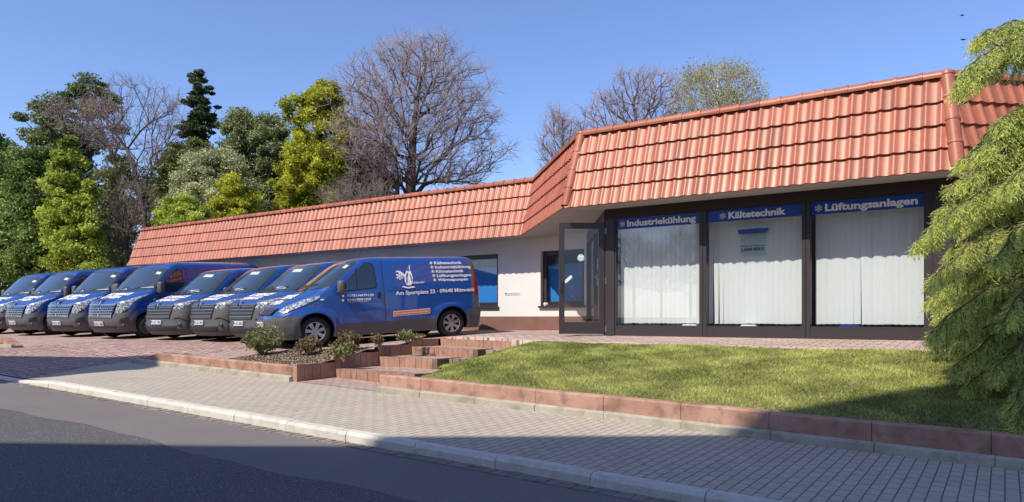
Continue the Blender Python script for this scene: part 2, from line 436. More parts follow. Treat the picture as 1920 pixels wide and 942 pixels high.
# shrub bed soil
def bedz(s, t): return (wallz(s)-.05) + (Lot(s, 10.3)+.02-(wallz(s)-.05))*cl((t-8.2)/2.1, 0, 1) + .025*sin(s*5)*sin(t*6)
tag(grid_sheet('planting_bed', np.arange(-12.3, -9.85, .06), np.arange(8.22, 10.0, .06), bedz, M['soil']), 'bark covered soil bed beside the steps', kind='structure')

# lawn
def stepline(t): return -.918 + (t-8.85)*.158 - .14
def lawnz(s, t):
    u = cl((t-8.1)/2.6, 0, 1); a = wallz(s)-.035 + (-.445-wallz(s)+.035)*(u**.85)
    b = min(a, stepline(t)); k = sm(s, -8.4, -6.6)
    return b*(1-k)+a*k + .012*sin(s*2.3+t)*sin(t*3.1)
def lawn_in(s, t):
    if t > wedge(s)-.0: return False
    if s < -7.9 and t < 9.83: return False
    if t > 9.8 and s < -8.55 + (t-9.83)*.62: return False
    return True
lawn = grid_sheet('lawn', np.arange(-8.8, 8.1, .15), np.arange(8.12, 11.5, .1), lambda s, t: lawnz(s, t) - (.0 if True else 0), M['turf'], inside=lambda s, t: lawn_in(s, t-.05))
tag(lawn, 'sloping turf of the lawn', kind='structure')
rng = np.random.default_rng(7)
def blades(n, box, zf, ok, h0, h1, w=.006, seed=1):
    r = np.random.default_rng(seed)
    P = np.column_stack([r.uniform(box[0], box[1], n), r.uniform(box[2], box[3], n)])
    keep = np.array([ok(a, b) for a, b in P]); P = P[keep]; n = len(P)
    z = np.array([zf(a, b) for a, b in P])
    pn = np.sin(P[:, 0]*1.7+np.sin(P[:, 1]*2.2)*1.4)*np.sin(P[:, 1]*3.3+np.sin(P[:, 0]*.9)*2)
    pn2 = np.sin(P[:, 0]*7.1+np.sin(P[:, 1]*9)*1.3)*np.sin(P[:, 1]*8.3+P[:, 0])
    h = r.uniform(h0, h1, n)*(1+.3*pn2)
    a = r.uniform(0, 2*pi, n); lean = r.normal(0, .75, (n, 2))*h[:, None]
    ww = w*r.uniform(.7, 1.4, n)
    dx = np.cos(a)*ww; dy = np.sin(a)*ww
    V = np.empty((n, 3, 3), np.float32)
    V[:, 0] = np.column_stack([P[:, 0]-dx, P[:, 1]-dy, z-.01]); V[:, 1] = np.column_stack([P[:, 0]+dx, P[:, 1]+dy, z-.01])
    V[:, 2] = np.column_stack([P[:, 0]+lean[:, 0], P[:, 1]+lean[:, 1], z+h])
    tone = np.clip(r.beta(2, 2.5, n)+.26*pn+.26*pn2, 0, 1); T = np.repeat(tone[:, None], 3, 1)
    T[:, :2] *= .75
    return V.reshape(-1, 3), np.arange(n*3).reshape(-1, 3), T.ravel()
V, F, T = blades(210000, (-8.6, 3.6, 8.13, 11.3), lawnz, lambda s, t: lawn_in(s, t), .014, .040)
tag(fast_mesh('grass', V, F, M['grass'], attr=T), 'short green grass of the lawn in front of the shop windows', 'grass', kind='stuff')

# ------------------------------------------------------------------ walls, steps
def wall(name, s0, s1, label, taper=False, grp=None):
    root = empty(name, (0, 0, 0)); tag(root, label, 'wall', grp)
    n0 = math.floor(s0+.105); mbs = MB(); mf = MB()
    cuts = [s0] + [k-.105 for k in range(int(n0), int(s1)+2) if s0+.15 < k-.105 < s1-.15] + [s1]
    for a, b in zip(cuts[:-1], cuts[1:]):
        j = rg.uniform(-.004, .004); a2, b2 = a+.003, b-.003
        z0 = [wallz(a2)+j, wallz(b2)+j]
        if taper and a == cuts[0]: z0[0] = Pv(a, 8)+.05
        f = 8.0+j; vs = []
        for x, z in ((a2, z0[0]), (b2, z0[1])):
            vs += [(x, f, z-.9), (x, f, z-.02), (x, f+.025, z), (x, f+.14, z+.002), (x, f+.16, z-.015), (x, f+.16, z-.9)]
        mbs.add(vs, [(0, 6, 7, 1), (1, 7, 8, 2), (2, 8, 9, 3), (3, 9, 10, 4), (4, 10, 11, 5), (5, 4, 3, 2, 1, 0), (6, 7, 8, 9, 10, 11)])
    mbs.build('stone_block_row', M['redstone'], root)
    c2 = [s0-.02 if not taper else s0] + [c+.03 for c in cuts[1:-1]] + [s1+.02]
    for a, b in zip(c2[:-1], c2[1:]):
        j = rg.uniform(-.004, .004)
        mf.hexa([(a+.003, 7.93+j), (b-.003, 7.93+j), (b-.003, 7.999), (a+.003, 7.999)], [Pv(a, 8)-.3]*4, [Pv(a, 8)+.072, Pv(b, 8)+.072, Pv(b, 8)+.095, Pv(a, 8)+.095])
    mf.build('footing', M['footing'], root)
    return root
wall('retaining_wall', -7.95, 6.0, 'long low red stone wall holding the lawn', grp=None)
wall('retaining_wall', -15.2, -10.02, 'short red stone wall holding the shrub bed left of the steps', taper=True)
# wall beyond the drive
wl_ = empty('retaining_wall'); tag(wl_, 'red stone wall end left of the cobbled drive', 'wall')
mb = MB(); mf = MB()
for a, b in zip([-40, -35, -30, -26, -24, -22.6, -21.6], [-35, -30, -26, -24, -22.6, -21.6, -20.9]):
    za, zb = wallz(max(a, -24))+.0, wallz(max(b, -24)); 
    if b == -20.9: zb = Pv(b, 8)+.06
    if b == -21.6: pass
    mb.hexa([(a+.004, 8.0), (b-.004, 8.0), (b-.004, 8.2), (a+.004, 8.2)], Pv(a, 8)-.3, [max(za, Pv(a, 8)+.2), max(zb, Pv(b, 8)+.06), max(zb, Pv(b, 8)+.06), max(za, Pv(a, 8)+.2)])
    mf.hexa([(a+.004, 7.93), (b-.004, 7.93), (b-.004, 7.998), (a+.004, 7.998)], Pv(a, 8)-.3, Pv(a, 8)+.07)
mb.build('stone_block_row', M['redstone'], wl_); mf.build('footing', M['footing'], wl_)

steps = empty('stone_steps'); tag(steps, 'broad red brick steps climbing from the pavement between bed and lawn', 'steps')
RIS = [((-9.9, 8.85), (-7.93, 8.78), -1.08, -.925), ((-9.9, 9.94), (-8.45, 9.83), -.925, -.75), ((-9.9, 10.85), (-8.05, 10.5), -.75, -.595), ((-9.9, 11.76), (-7.35, 10.98), -.595, -.455)]
for k, (a, b, z0, z1) in enumerate(RIS):
    st = MB(); ca = Vector((*a, 0)); cb = Vector((*b, 0)); d = (cb-ca).normalized(); nrm = Vector((-d.y, d.x, 0)); L = (cb-ca).length
    n = int(L/.135); w = L/n
    for i in range(n):
        if k == 0 and i == n-2: pass
        p = ca + d*(w*i+.004); q = ca + d*(w*(i+1)-.004); j = rg.uniform(-.004, .004)
        p2 = p+nrm*.2; q2 = q+nrm*.2
        st.hexa([(p.x, p.y+j), (q.x, q.y+j), (q2.x, q2.y), (p2.x, p2.y)], z0-.25, z1+rg.uniform(-.003, .003))
    o = st.build('step', M['redblock'], steps)
    if k < 3:
        na, nb = Vector((*RIS[k+1][0], 0)), Vector((*RIS[k+1][1], 0))
        e0 = ca+nrm*.2; e1 = cb+nrm*.2
        tr = MB()
        if k == 0: nb = Vector((-7.93, 9.83, 0))
        tr.hexa([(e0.x, e0.y+.002), (e1.x, e1.y+.002), (nb.x if k else -7.93, nb.y), (na.x, na.y)], z1-.3, z1-.008)
        tr.build('tread', M['redpaver'], o)
        # right hand end blocks of the tread
        if k > 0:
            eb = MB(); p0 = cb+nrm*0; p1 = nb + Vector((.05, 0, 0)); m_ = 6
            for i in range(m_):
                u0 = p0.lerp(Vector((cb.x+.02, nb.y, 0)), i/m_); u1 = p0.lerp(Vector((cb.x+.02, nb.y, 0)), (i+1)/m_)
                eb.hexa([(u0.x+.002, u0.y+.004), (u0.x+.1, u0.y+.004), (u1.x+.1, u1.y-.004), (u1.x+.002, u1.y-.004)], z1-.4, z1+.004)
            eb.build('edging', M['darkblock'], o)
# landing apron at the foot
tag(grid_sheet('landing', [-9.95, -9.4, -8.8, -8.2, -7.96], [8.02, 8.4, 8.95], lambda s, t: Pv(s, 8.0)+.004+(t-8.0)*.02, M['redpaver']), 'red brick landing at the foot of the steps', kind='structure')
fl = empty('step_flank_wall'); tag(fl, 'stepped edging of upright red blocks beside the shrub bed', 'wall')
mb = MB()
for (t0, t1, z) in ((8.0, 8.85, -.80), (8.85, 9.94, -.655), (9.94, 10.85, -.54), (10.85, 11.7, -.445)):
    n = max(3, round((t1-t0)/.16)); w = (t1-t0)/n
    for i in range(n):
        j = rg.uniform(-.004, .004)
        mb.box(-10.02+j, -9.9+j, t0+w*i+.004, t0+w*(i+1)-.004, -1.5, z+rg.uniform(-.003, .003)-(.01*i/n))
mb.build('upright_block', M['redblock'], fl)
rb = MB()   # small edging from top of steps to the lawn corner
for i in range(5):
    u0 = i/5; u1 = (i+1)/5
    p = Vector((-7.33, 10.98, 0)).lerp(Vector((-6.75, 10.78, 0)), u0); q = Vector((-7.33, 10.98, 0)).lerp(Vector((-6.75, 10.78, 0)), u1)
    rb.hexa([(p.x+.003, p.y), (q.x-.003, q.y), (q.x-.003, q.y+.1), (p.x+.003, p.y+.1)], -.75, -.452)
rb.build('corner_block', M['darkblock'], steps)
# ------------------------------------------------------------------ text helper
def text_geo(body, bold=0.0, res=3):
    cu = bpy.data.curves.new('t', 'FONT'); cu.body = body; cu.size = 1; cu.offset = bold; cu.resolution_u = res; cu.fill_mode = 'BOTH'
    o = bpy.data.objects.new('t', cu); COL.objects.link(o)
    bpy.context.view_layer.update()
    me = bpy.data.meshes.new_from_object(o.evaluated_get(bpy.context.evaluated_depsgraph_get()))
    V = np.array([v.co[:2] for v in me.vertices]); F = [tuple(p.vertices) for p in me.polygons]
    bpy.data.objects.remove(o); bpy.data.curves.remove(cu); bpy.data.meshes.remove(me)
    x0, x1 = V[:, 0].min(), V[:, 0].max(); V[:, 0] -= x0
    return V, F, x1-x0
def flake_geo(r, w):
    vs = []; fs = []
    def seg(a, b, ww):
        a = np.array(a); b = np.array(b); d = (b-a)/np.linalg.norm(b-a); n = np.array([-d[1], d[0]])*ww/2
        k = len(vs); vs.extend([a-n, b-n, b+n, a+n]); fs.append((k, k+1, k+2, k+3))
    for i in range(6):
        a = pi/3*i+pi/6; d = np.array([cos(a), sin(a)]); n = np.array([-d[1], d[0]])
        seg(d*r*.03, d*r, w)
        for q in (.55, .8):
            for s_ in (-1, 1): seg(d*r*q, d*r*(q+.22)+n*s_*r*.25, w*.85)
    return np.array(vs), fs
def put2d(mbx, V, F, fn, m=0):
    mbx.add([fn(a, b) for a, b in V], F, m)
def text_on(mbx, body, x, y, width, height, fn, bold=.02, m=0, slope=0.):
    """text of given total width and capital height, left end at x, baseline y in the surface's own (u, v)"""
    V, F, w = text_geo(body, bold); sx = width/w; sy = height/.70
    put2d(mbx, np.column_stack([V[:, 0]*sx+x, V[:, 1]*sy+y+slope*V[:, 0]*sx]), F, fn, m)

# ------------------------------------------------------------------ office building
bld = empty('office_building', (-10, 16, -.35))
tag(bld, 'single storey office building with steep red tiled roof edge, white wing and glazed shop front', 'building')
_bl = Matrix.Translation((-10, 16, -.35)).inverted()
def bpart(mbx, name, mats, parent=None, **kw):
    o = mbx.build(name, mats, parent or bld, **kw)
    if parent is None or parent is bld: o.matrix_parent_inverse = Matrix.Translation((10, -16, .35))
    return o
def bfast(name, V, F, mats, **kw):
    o = fast_mesh(name, V, F, mats, bld, **kw); o.matrix_parent_inverse = Matrix.Translation((10, -16, .35)); return o

WT = 16.05; ZE = 2.10
# wing wall with window openings
wins = [(-10.08, -8.78), (-12.85, -11.45), (-15.7, -14.3), (-18.5, -17.1), (-21.4, -20.0), (-24.3, -22.9), (-27.2, -25.8)]
wz0, wz1 = .29, 1.74
mb = MB(); pl = MB()
edges = [-29.0]+[e for w in reversed(wins) for e in w]+[-8.55]
for i in range(0, len(edges), 2): mb.box(edges[i], edges[i+1], WT, WT+.3, .02, 2.25)
for a, b in wins:
    mb.box(a, b, WT, WT+.3, .02, wz0); mb.box(a, b, WT, WT+.3, wz1, 2.25)
mb.box(-29.0, -28.7, WT+.3, 24, .02, 3.3)
bpart(mb, 'wall', M['plaster'])
pl.box(-29.02, -8.53, WT-.015, WT+.3, -.9, .02)
bpart(pl, 'plinth', M['plinth'])
for k, (a, b) in enumerate(wins):
    fr = MB(); y = WT+.13; w = .075
    fr.box(a, b, y, y+.07, wz1-w, wz1); fr.box(a, b, y, y+.07, wz0, wz0+w); fr.box(a, a+w, y, y+.07, wz0+w, wz1-w); fr.box(b-w, b, y, y+.07, wz0+w, wz1-w)
    g = .045
    fr.box(a+w, b-w, y-.012, y+.05, wz1-w-g, wz1-w-.002); fr.box(a+w, b-w, y-.012, y+.05, wz0+w+.002, wz0+w+g)
    fr.box(a+w+.002, a+w+g, y-.012, y+.05, wz0+w+g, wz1-w-g); fr.box(b-w-g, b-w-.002, y-.012, y+.05, wz0+w+g, wz1-w-g)
    f = bpart(fr, 'window', M['brownalu'])
    p = MB(); p.box(a+w+g, b-w-g, y+.01, y+.03, wz0+w+g, wz1-w-g); p.build('pane', M['glassdark'], f)
    s = MB(); s.box(a-.04, b+.04, WT-.07, WT+.13, wz0-.045, wz0+.002); s.build('sill', M['brownalu'], f)
    bl = MB(); n = int((b-a-.14)/.095)
    for i in range(n):
        x = a+.08+i*.095; an = .35
        bl.hexa([(x, y+.12), (x+.088*cos(an), y+.12+.088*sin(an)), (x+.088*cos(an), y+.123+.088*sin(an)), (x, y+.123)], wz0+.05, wz1-.35 if k < 2 else wz1-.1)
    bl.build('blind', M['blueblind'], f)
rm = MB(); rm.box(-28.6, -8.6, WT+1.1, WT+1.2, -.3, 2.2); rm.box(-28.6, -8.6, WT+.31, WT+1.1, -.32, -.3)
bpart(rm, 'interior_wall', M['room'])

# roof: mansard faces of pan tiles
EAVE = [(-29.36, 15.31), (-10.15, 15.31), (-6.93, 11.93), (-.55, 11.93), (6.0, 18.48)]
RH = 1.42; RD = .36
def offs(i):                                          # ridge point for each eave corner
    def nrm(a, b):
        d = Vector((b[0]-a[0], b[1]-a[1])).normalized(); return Vector((-d.y, d.x)), d
    P = Vector(EAVE[i])
    if i == 0: return P + Vector((.36, .36))
    if i == len(EAVE)-1:
        n, d = nrm(EAVE[i-1], EAVE[i]); return P+n*RD
    n1, _ = nrm(EAVE[i-1], EAVE[i]); n2, _ = nrm(EAVE[i], EAVE[i+1])
    h = (n1+n2).normalized(); return P + h*(RD/h.dot(n1))
TOP = [offs(i) for i in range(len(EAVE))]
ZT = ZE + RH
tiles_V = []; tiles_F = []; tiles_T = []
rt = random.Random(11)
PER = .2; NS = 10
def hprof(p):
    p = p % 1.0
    return .027*((1+cos(2*pi*(p-.86)))/2)**3.2 + .003*cos(2*pi*p)
for i in range(len(EAVE)-1):
    A = Vector((*EAVE[i], ZE)); B = Vector((*EAVE[i+1], ZE)); At = Vector((*TOP[i], ZT)); Bt = Vector((*TOP[i+1], ZT))
    d = (B-A).normalized(); L = (B-A).length; upv = Vector((-d.y, d.x, 0))*RD + Vector((0, 0, RH)); sl = upv.length; upv.normalize()
    nv = upv.cross(d).normalized()*-1
    if nv.y > 0 and i in (0, 2): nv = -nv
    if nv.dot(Vector((d.y, -d.x, 0))) < 0: nv = -nv
    a_t = (At-A).dot(d); b_t = (Bt-A).dot(d)
    NC = 4; ch = sl/NC
    for c in range(NC):
        v0 = c*ch - (.03 if c == 0 else .05); v1 = (c+1)*ch + .02
        nt = int(L/PER)+2; st = -1
        us = []
        for k in range(st, nt):
            for q in range(NS): us.append((k+q/NS)*PER)
        tone = {}
        rows = []
        for v, off in ((v0, .056), (v0, .012), (v0+.02, .056), ((v0+v1)/2, .032), (v1, .008)):
            f = cl(v/sl, -.06, 1.02); lo = a_t*f; hi = L+(b_t-L)*f
            rows.append((v, off, lo, hi))
        base = len(tiles_V)
        nU = len(us)
        # order rows: inner lip, outer lip, mid, top
        rows = [rows[1], rows[0], rows[3], rows[4]]
        for v, off, lo, hi in rows:
            for ui, u in enumerate(us):
                k = int(math.floor(u/PER+1e-6))
                if (k, c) not in tone: tone[(k, c)] = (rt.gauss(.5, .17), rt.uniform(-.002, .002), rt.uniform(-.0025, .0025))
                tn, jo, jv = tone[(k, c)]
                uu = cl(u, lo, hi)
                p = A + d*uu + upv*(v+(jv if v < v1-.01 else 0)) + nv*(off+jo+(hprof(uu/PER) if off > .009 or v > v0+.01 else hprof(uu/PER)-.012))
                tiles_V.append(tuple(p)); tiles_T.append(tn)
        for r in range(3):
            for ui in range(nU-1):
                lo = rows[r][2]; hi = rows[r][3]; lo2 = rows[r+1][2]; hi2 = rows[r+1][3]
                if (us[ui+1] <= lo and us[ui+1] <= lo2) or (us[ui] >= hi and us[ui] >= hi2): continue
                tiles_F.append((base+r*nU+ui, base+r*nU+ui+1, base+(r+1)*nU+ui+1, base+(r+1)*nU+ui))
roof = bfast('roof', tiles_V, tiles_F, M['clay'], attr=np.clip(tiles_T, 0, 1), smooth=False)
# smooth across the tile but keep the lip sharp
bm = bmesh.new(); bm.from_mesh(roof.data)
bmesh.ops.recalc_face_normals(bm, faces=bm.faces)
for f in bm.faces: f.smooth = True
for e in bm.edges:
    if len(e.link_faces) == 2 and e.calc_face_angle(0) > .9: e.smooth = False
bm.to_mesh(roof.data); bm.free()

def cap_row(a, b, r, L=.33, name='ridge_tiles', flare=.014, flip=False, spread=pi*.62):
    a = Vector(a); b = Vector(b); d = (b-a); n = max(1, round(d.length/L)); d.normalize(); l = (b-a).length/n
    up = Vector((0, 0, 1)); rr = d.cross(up).normalized(); up = rr.cross(d).normalized()
    V = []; F = []; T = []
    for k in range(n):
        p0 = a+d*(l*k-.03); p1 = a+d*(l*(k+1)); tn = rt.gauss(.5, .17); base = len(V)
        m = 12
        rings = ((p0, r+flare-.012), (p0, r+flare), (p0+d*.045, r+flare), (p0+d*.05, r+.004), (p1, r))
        for p, q in rings:
            for j in range(m+1):
                an = -spread+2*spread*j/m
                V.append(tuple(p + rr*(sin(an)*q) + up*(cos(an)*q))); T.append(tn)
        for x in range(len(rings)-1):
            for j in range(m): F.append((base+x*(m+1)+j, base+x*(m+1)+j+1, base+(x+1)*(m+1)+j+1, base+(x+1)*(m+1)+j))
    o = fast_mesh(name, V, F, M['clay'], roof, attr=np.clip(T, 0, 1))
    bm = bmesh.new(); bm.from_mesh(o.data); bmesh.ops.recalc_face_normals(bm, faces=bm.faces)
    for f in bm.faces: f.smooth = True
    for e in bm.edges:
        if len(e.link_faces) == 2 and e.calc_face_angle(0) > .5: e.smooth = False
    bm.to_mesh(o.data); bm.free()
    return o
for i in range(len(EAVE)-1):
    cap_row((*TOP[i+1], ZT+.015), (*TOP[i], ZT+.015), .085, name='ridge_tiles')
for i in (2, 3):
    P0 = Vector((*EAVE[i], ZE)); P1 = Vector((*TOP[i], ZT)); d = (P0-P1).normalized()
    off = Vector((P0.x-P1.x, P0.y-P1.y, 0)).normalized()*.0
    cap_row(P1-d*.02+off, P0-d*.02+off, .095, L=.40, name='hip_tiles')
vg = MB(); P0 = Vector((*EAVE[0], ZE)); P1 = Vector((*TOP[0], ZT)); vg.bar(P0+Vector((-.02, .02, -.02)), P1+Vector((-.02, .02, 0)), .05, .09)
o = vg.build('verge_strip', M['clay'], roof)
# roof body behind the tiles, flat roof, soffit, end face
b = MB()
pts = [(p[0], p[1]) for p in EAVE]
n = len(EAVE)
for i in range(n-1):
    A = (*EAVE[i], ZE+.0); B = (*EAVE[i+1], ZE+.0); At = (TOP[i].x, TOP[i].y, ZT); Bt = (TOP[i+1].x, TOP[i+1].y, ZT)
    b.add([A, B, Bt, At], [(0, 1, 2, 3)])
# far sides
b.add([(-29.36, 15.31, ZE), (TOP[0].x, TOP[0].y, ZT), (-29.0, 26, ZT), (-29.36, 26.3, ZE)], [(0, 1, 2, 3)])
bpart(b, 'roof_body', M['darkfascia'])
fr_ = MB()
fr_.add([(TOP[i].x, TOP[i].y, ZT-.04) for i in range(n)]+[(6.2, 26, ZT-.04), (-29.0, 26, ZT-.04)], [tuple(range(n+2))])
bpart(fr_, 'flat_roof', M['flatroof'])
so = MB()
def inn(i, dd):
    P = Vector(EAVE[i]); Q = TOP[i]; v = (Q-P)/RD; return P+v*dd
# soffit boards follow the eave, from the eave line to behind the walls
for i in range(n-1):
    A = Vector((*EAVE[i],)); B = Vector((*EAVE[i+1],)); L = (B-A).length
    A0 = inn(i, -.0); B0 = inn(i+1, -.0); A1 = inn(i, 1.05 if i else 1.05); B1 = inn(i+1, 1.05)
    if i == 0: A1 = Vector((-29.36, 16.4))
    nb = 8
    for k in range(nb):
        g = .006
        p0 = A0.lerp(A1, k/nb); q0 = B0.lerp(B1, k/nb); p1 = A0.lerp(A1, (k+1)/nb-g); q1 = B0.lerp(B1, (k+1)/nb-g)
        so.add([(p0.x, p0.y, ZE-.004), (q0.x, q0.y, ZE-.004), (q1.x, q1.y, ZE-.004), (p1.x, p1.y, ZE-.004),
                (p0.x, p0.y, ZE+.02), (q0.x, q0.y, ZE+.02), (q1.x, q1.y, ZE+.02), (p1.x, p1.y, ZE+.02)],
               [(3, 2, 1, 0), (4, 5, 6, 7), (0, 1, 5, 4), (2, 3, 7, 6), (1, 2, 6, 5), (3, 0, 4, 7)])
# soffit over the entrance recess
so.add([(-10.2, 16.3, ZE+.024), (-6.0, 12.4, ZE+.024), (-5.9, 16.4, ZE+.024)], [(0, 1, 2)])
bpart(so, 'soffit', M['soffit'])
# small fascia rail at the eave
# ---- shop front
FT = 12.61
ff = MB()
ff.box(-6.42, -.64, FT-.02, FT+.12, 1.90, 2.10)                    # head panel
bpart(ff, 'head_panel', M['darkfascia'])
cx_ = [(-6.42, -6.20), (-4.535, -4.405), (-2.785, -2.655), (-1.02, -.66)]
fr = MB()
fr.box(-6.42, -6.22, FT-.035, FT+.12, -.36, 1.90)
fr.box(-6.215, -6.195, FT-.02, FT+.12, -.36, 1.90)
for a, b in cx_[1:3]:
    fr.box(a, (a+b)/2-.004, FT-.03, FT+.12, -.36, 1.90); fr.box((a+b)/2+.004, b, FT-.03, FT+.12, -.36, 1.90)
fr.box(-1.02, -.90, FT-.02, FT+.12, -.36, 1.90); fr.box(-.895, -.66, FT-.04, FT+.12, -.36, 1.90)
for a, b in ((-6.195, -4.535), (-4.405, -2.785), (-2.655, -1.02)):
    fr.box(a, b, FT-.022, FT+.11, -.36, -.185); fr.box(a, b, FT-.005, FT+.10, -.185, -.155)
    for x in (a+.1, b-.1): fr.box(x-.025, x+.025, FT-.026, FT-.02, -.2, -.188)
shf = bpart(fr, 'shop_front_frame', M['brownalu'])
for k, (a, b) in enumerate(((-6.195, -4.535), (-4.405, -2.785), (-2.655, -1.02))):
    g = MB(); g.box(a, b, FT+.03, FT+.042, -.155, 1.90)
    go = bpart(g, 'shop_window', M['glass'])
    bl = MB(); sr = random.Random(30+k)
    x0 = (-6.21, -4.47, -2.62)[k]; x1 = (-4.60, -2.80, -.97)[k]
    n = 17; w = (x1-x0)/n
    for i in range(n):
        x = x0+i*w; an = radians([12, 5, 4][k]+sr.uniform(-2.5, 2.5)); wd_ = w*1.05
        y = FT+.24; dxt = sr.uniform(-.006, .006); tw = 0
        if k == 1 and i == 1: tw = .035; 
        if k == 1 and i == 2: tw = .02
        if k == 2 and i == 7: tw = .03
        zb = -.115+sr.uniform(-.004, .004)
        c, s_ = cos(an), sin(an)
        vs = []
        for z, o_ in ((zb, tw+dxt), (1.72, 0)):
            ww = wd_*(1-.35*(tw > 0)) if z < 0 else wd_
            for q in (0, .5, 1):
                vs.append((x+o_+q*ww*c, y+q*ww*s_ - .003*sin(pi*q), z))
        bl.add(vs, [(0, 1, 4, 3), (1, 2, 5, 4)])
        bl.box(x+.03, x+.035, y-.006, y-.003, zb-.02, zb+.01)
    bl.box(x0, x1, FT+.20, FT+.30, 1.73, 1.78)
    o = bpart(bl, 'blind', M['blind'], smooth=False)
# interior of the shop
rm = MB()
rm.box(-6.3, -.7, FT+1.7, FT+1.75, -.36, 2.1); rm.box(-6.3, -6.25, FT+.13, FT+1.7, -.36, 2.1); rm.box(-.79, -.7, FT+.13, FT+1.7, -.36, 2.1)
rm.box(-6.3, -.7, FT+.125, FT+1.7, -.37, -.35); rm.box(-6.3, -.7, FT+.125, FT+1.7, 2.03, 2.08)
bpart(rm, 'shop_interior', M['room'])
# things on the inner window sill
for (a, b_, m, lab) in ((-4.90, -4.62, 'signwhite', 'flat white papers lying on the sill behind the left shop window'), (-2.23, -1.92, 'signblue', 'flat blue folder lying on the sill behind the right shop window'), (-3.83, -3.56, 'signwhite', 'small white papers on the sill behind the middle shop window')):
    q = MB()
    for i in range(3): q.box(a+.01*i, b_-.012*i, FT+.07+.004*i, FT+.20-.01*i, -.154+.008*i, -.147+.008*i)
    tag(q.build('paper_stack', M[m]), lab, 'papers')
# right chamfer of the shop front, behind the conifer
ch = empty('side_front'); 
bpy.data.objects.remove(ch)
D = Vector((.7071, .7071)); N = Vector((.7071, -.7071))
def chp(u, o): p = Vector((-.66, FT)) + D*u + N*o; return (p.x, p.y)
def chbox(mbx, u0, u1, o0, o1, z0, z1): mbx.hexa([chp(u0, o1), chp(u1, o1), chp(u1, o0), chp(u0, o0)], z0, z1)
cf = MB()
chbox(cf, .02, .30, -.1, .02, -.36, 1.90)
for u in (1.95, 3.7, 5.4): chbox(cf, u, u+.13, -.1, .02, -.36, 1.90)
for a, b_ in ((.30, 1.95), (2.08, 3.7), (3.83, 5.4)): chbox(cf, a, b_, -.1, .01, -.36, -.16)
bpart(cf, 'side_frame', M['brownalu'])
hf_ = MB(); chbox(hf_, .02, 6.5, -.1, .012, 1.90, 2.10); bpart(hf_, 'head_panel', M['darkfascia'])
for a, b_ in ((.30, 1.95), (2.08, 3.7), (3.83, 5.4)):
    g = MB(); chbox(g, a, b_, -.05, -.04, -.16, 1.90); bpart(g, 'shop_window', M['glass'])
    bl = MB()
    for i in range(18):
        w = (b_-a-.1)/18
        if i % 7 == 3: continue
        chbox(bl, a+.06+i*w, a+.06+i*w+w*.93, -.24, -.238, -.12, 1.72)
    bpart(bl, 'blind', M['blind'])
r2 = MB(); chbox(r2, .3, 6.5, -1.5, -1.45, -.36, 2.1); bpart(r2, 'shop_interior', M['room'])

# entrance: glazed side wall running back to the wing, with a fixed leaf
E0 = Vector((-6.44, 12.70)); E1 = Vector((-8.62, 16.0)); ED = (E1-E0).normalized(); EN = Vector((-ED.y, ED.x)); EL = (E1-E0).length
if EN.x > 0: EN = -EN
def enp(u, o): p = E0+ED*u+EN*o; return (p.x, p.y)
def enbox(mbx, u0, u1, o0, o1, z0, z1): mbx.hexa([enp(u0, o0), enp(u1, o0), enp(u1, o1), enp(u0, o1)], z0, z1)
en = MB()
for u in (0.0, 1.02, 2.05, EL-.12): enbox(en, u, u+.12, -.06, .06, -.35, 1.86)
enbox(en, 0, EL, -.06, .05, 1.86, 2.10)
enbox(en, 1.14, 2.05, -.05, .04, -.35, -.1); enbox(en, 2.17, EL-.12, -.05, .04, -.35, -.1)
enbox(en, 1.14, 2.05, -.05, .04, .85, .93)
bpart(en, 'entrance_frame', M['brownalu'])
for a, b_ in ((1.14, 2.05), (2.17, EL-.12)):
    g = MB(); enbox(g, a, b_, -.01, .0, -.1, 1.86); bpart(g, 'entrance_glazing', M['glass'])
r3 = MB(); enbox(r3, .1, EL, -1.5, -1.45, -.34, 2.1); bpart(r3, 'entrance_lobby_wall', M['soffit'])
# open door leaf, parallel to the picture
hg = cw(1.80, 14.02); le = cw(.915, 14.0)
dro = empty('glass_door', (hg[0], hg[1], -.345)); tag(dro, 'open aluminium framed glass door with bar handle beside the shop front', 'door')
DV = Vector((le[0]-hg[0], le[1]-hg[1])); DL = DV.length; dang = atan2(DV.y, DV.x); dro.rotation_euler = (0, 0, dang)
d = MB(); H = 2.18; w = .105
d.box(0, w, -.03, .03, .02, H); d.box(DL-w, DL, -.03, .03, .02, H)
d.box(w, DL-w, -.03, .03, H-.115, H); d.box(w, DL-w, -.03, .03, .02, .25)
d.box(w, DL-w, -.038, -.03, .235, .25)
d.build('door_frame', M['brownalu'], dro, bevel=.004)
g = MB(); g.box(w, DL-w, -.006, .006, .25, H-.115); g.build('pane', M['doorglass'], dro)
# which local side faces the street: leaf direction x, street side is +y or -y
sgn = 1 if Vector((-sin(dang), cos(dang))).dot(Vector((0, -1))) > 0 else -1
h = MB(); hx = DL-.055
h.tube([(hx, sgn*.03, .83), (hx, sgn*.09, .84), (hx-.0, sgn*.10, .87), (hx, sgn*.10, 1.03), (hx, sgn*.09, 1.06), (hx, sgn*.03, 1.07)], .014, 8)
h.box(hx-.02, hx+.02, sgn*.03 if sgn > 0 else -.04, .04 if sgn > 0 else -.03, .88, 1.0)
h.build('door_handle', M['black'], dro, smooth=False)
hi = MB()
for z in (.12, 1.05, 2.02): hi.tube([(-.02, sgn*.02, z-.06), (-.02, sgn*.02, z+.06)], .018, 8)
hi.build('hinge', M['metal'], dro)
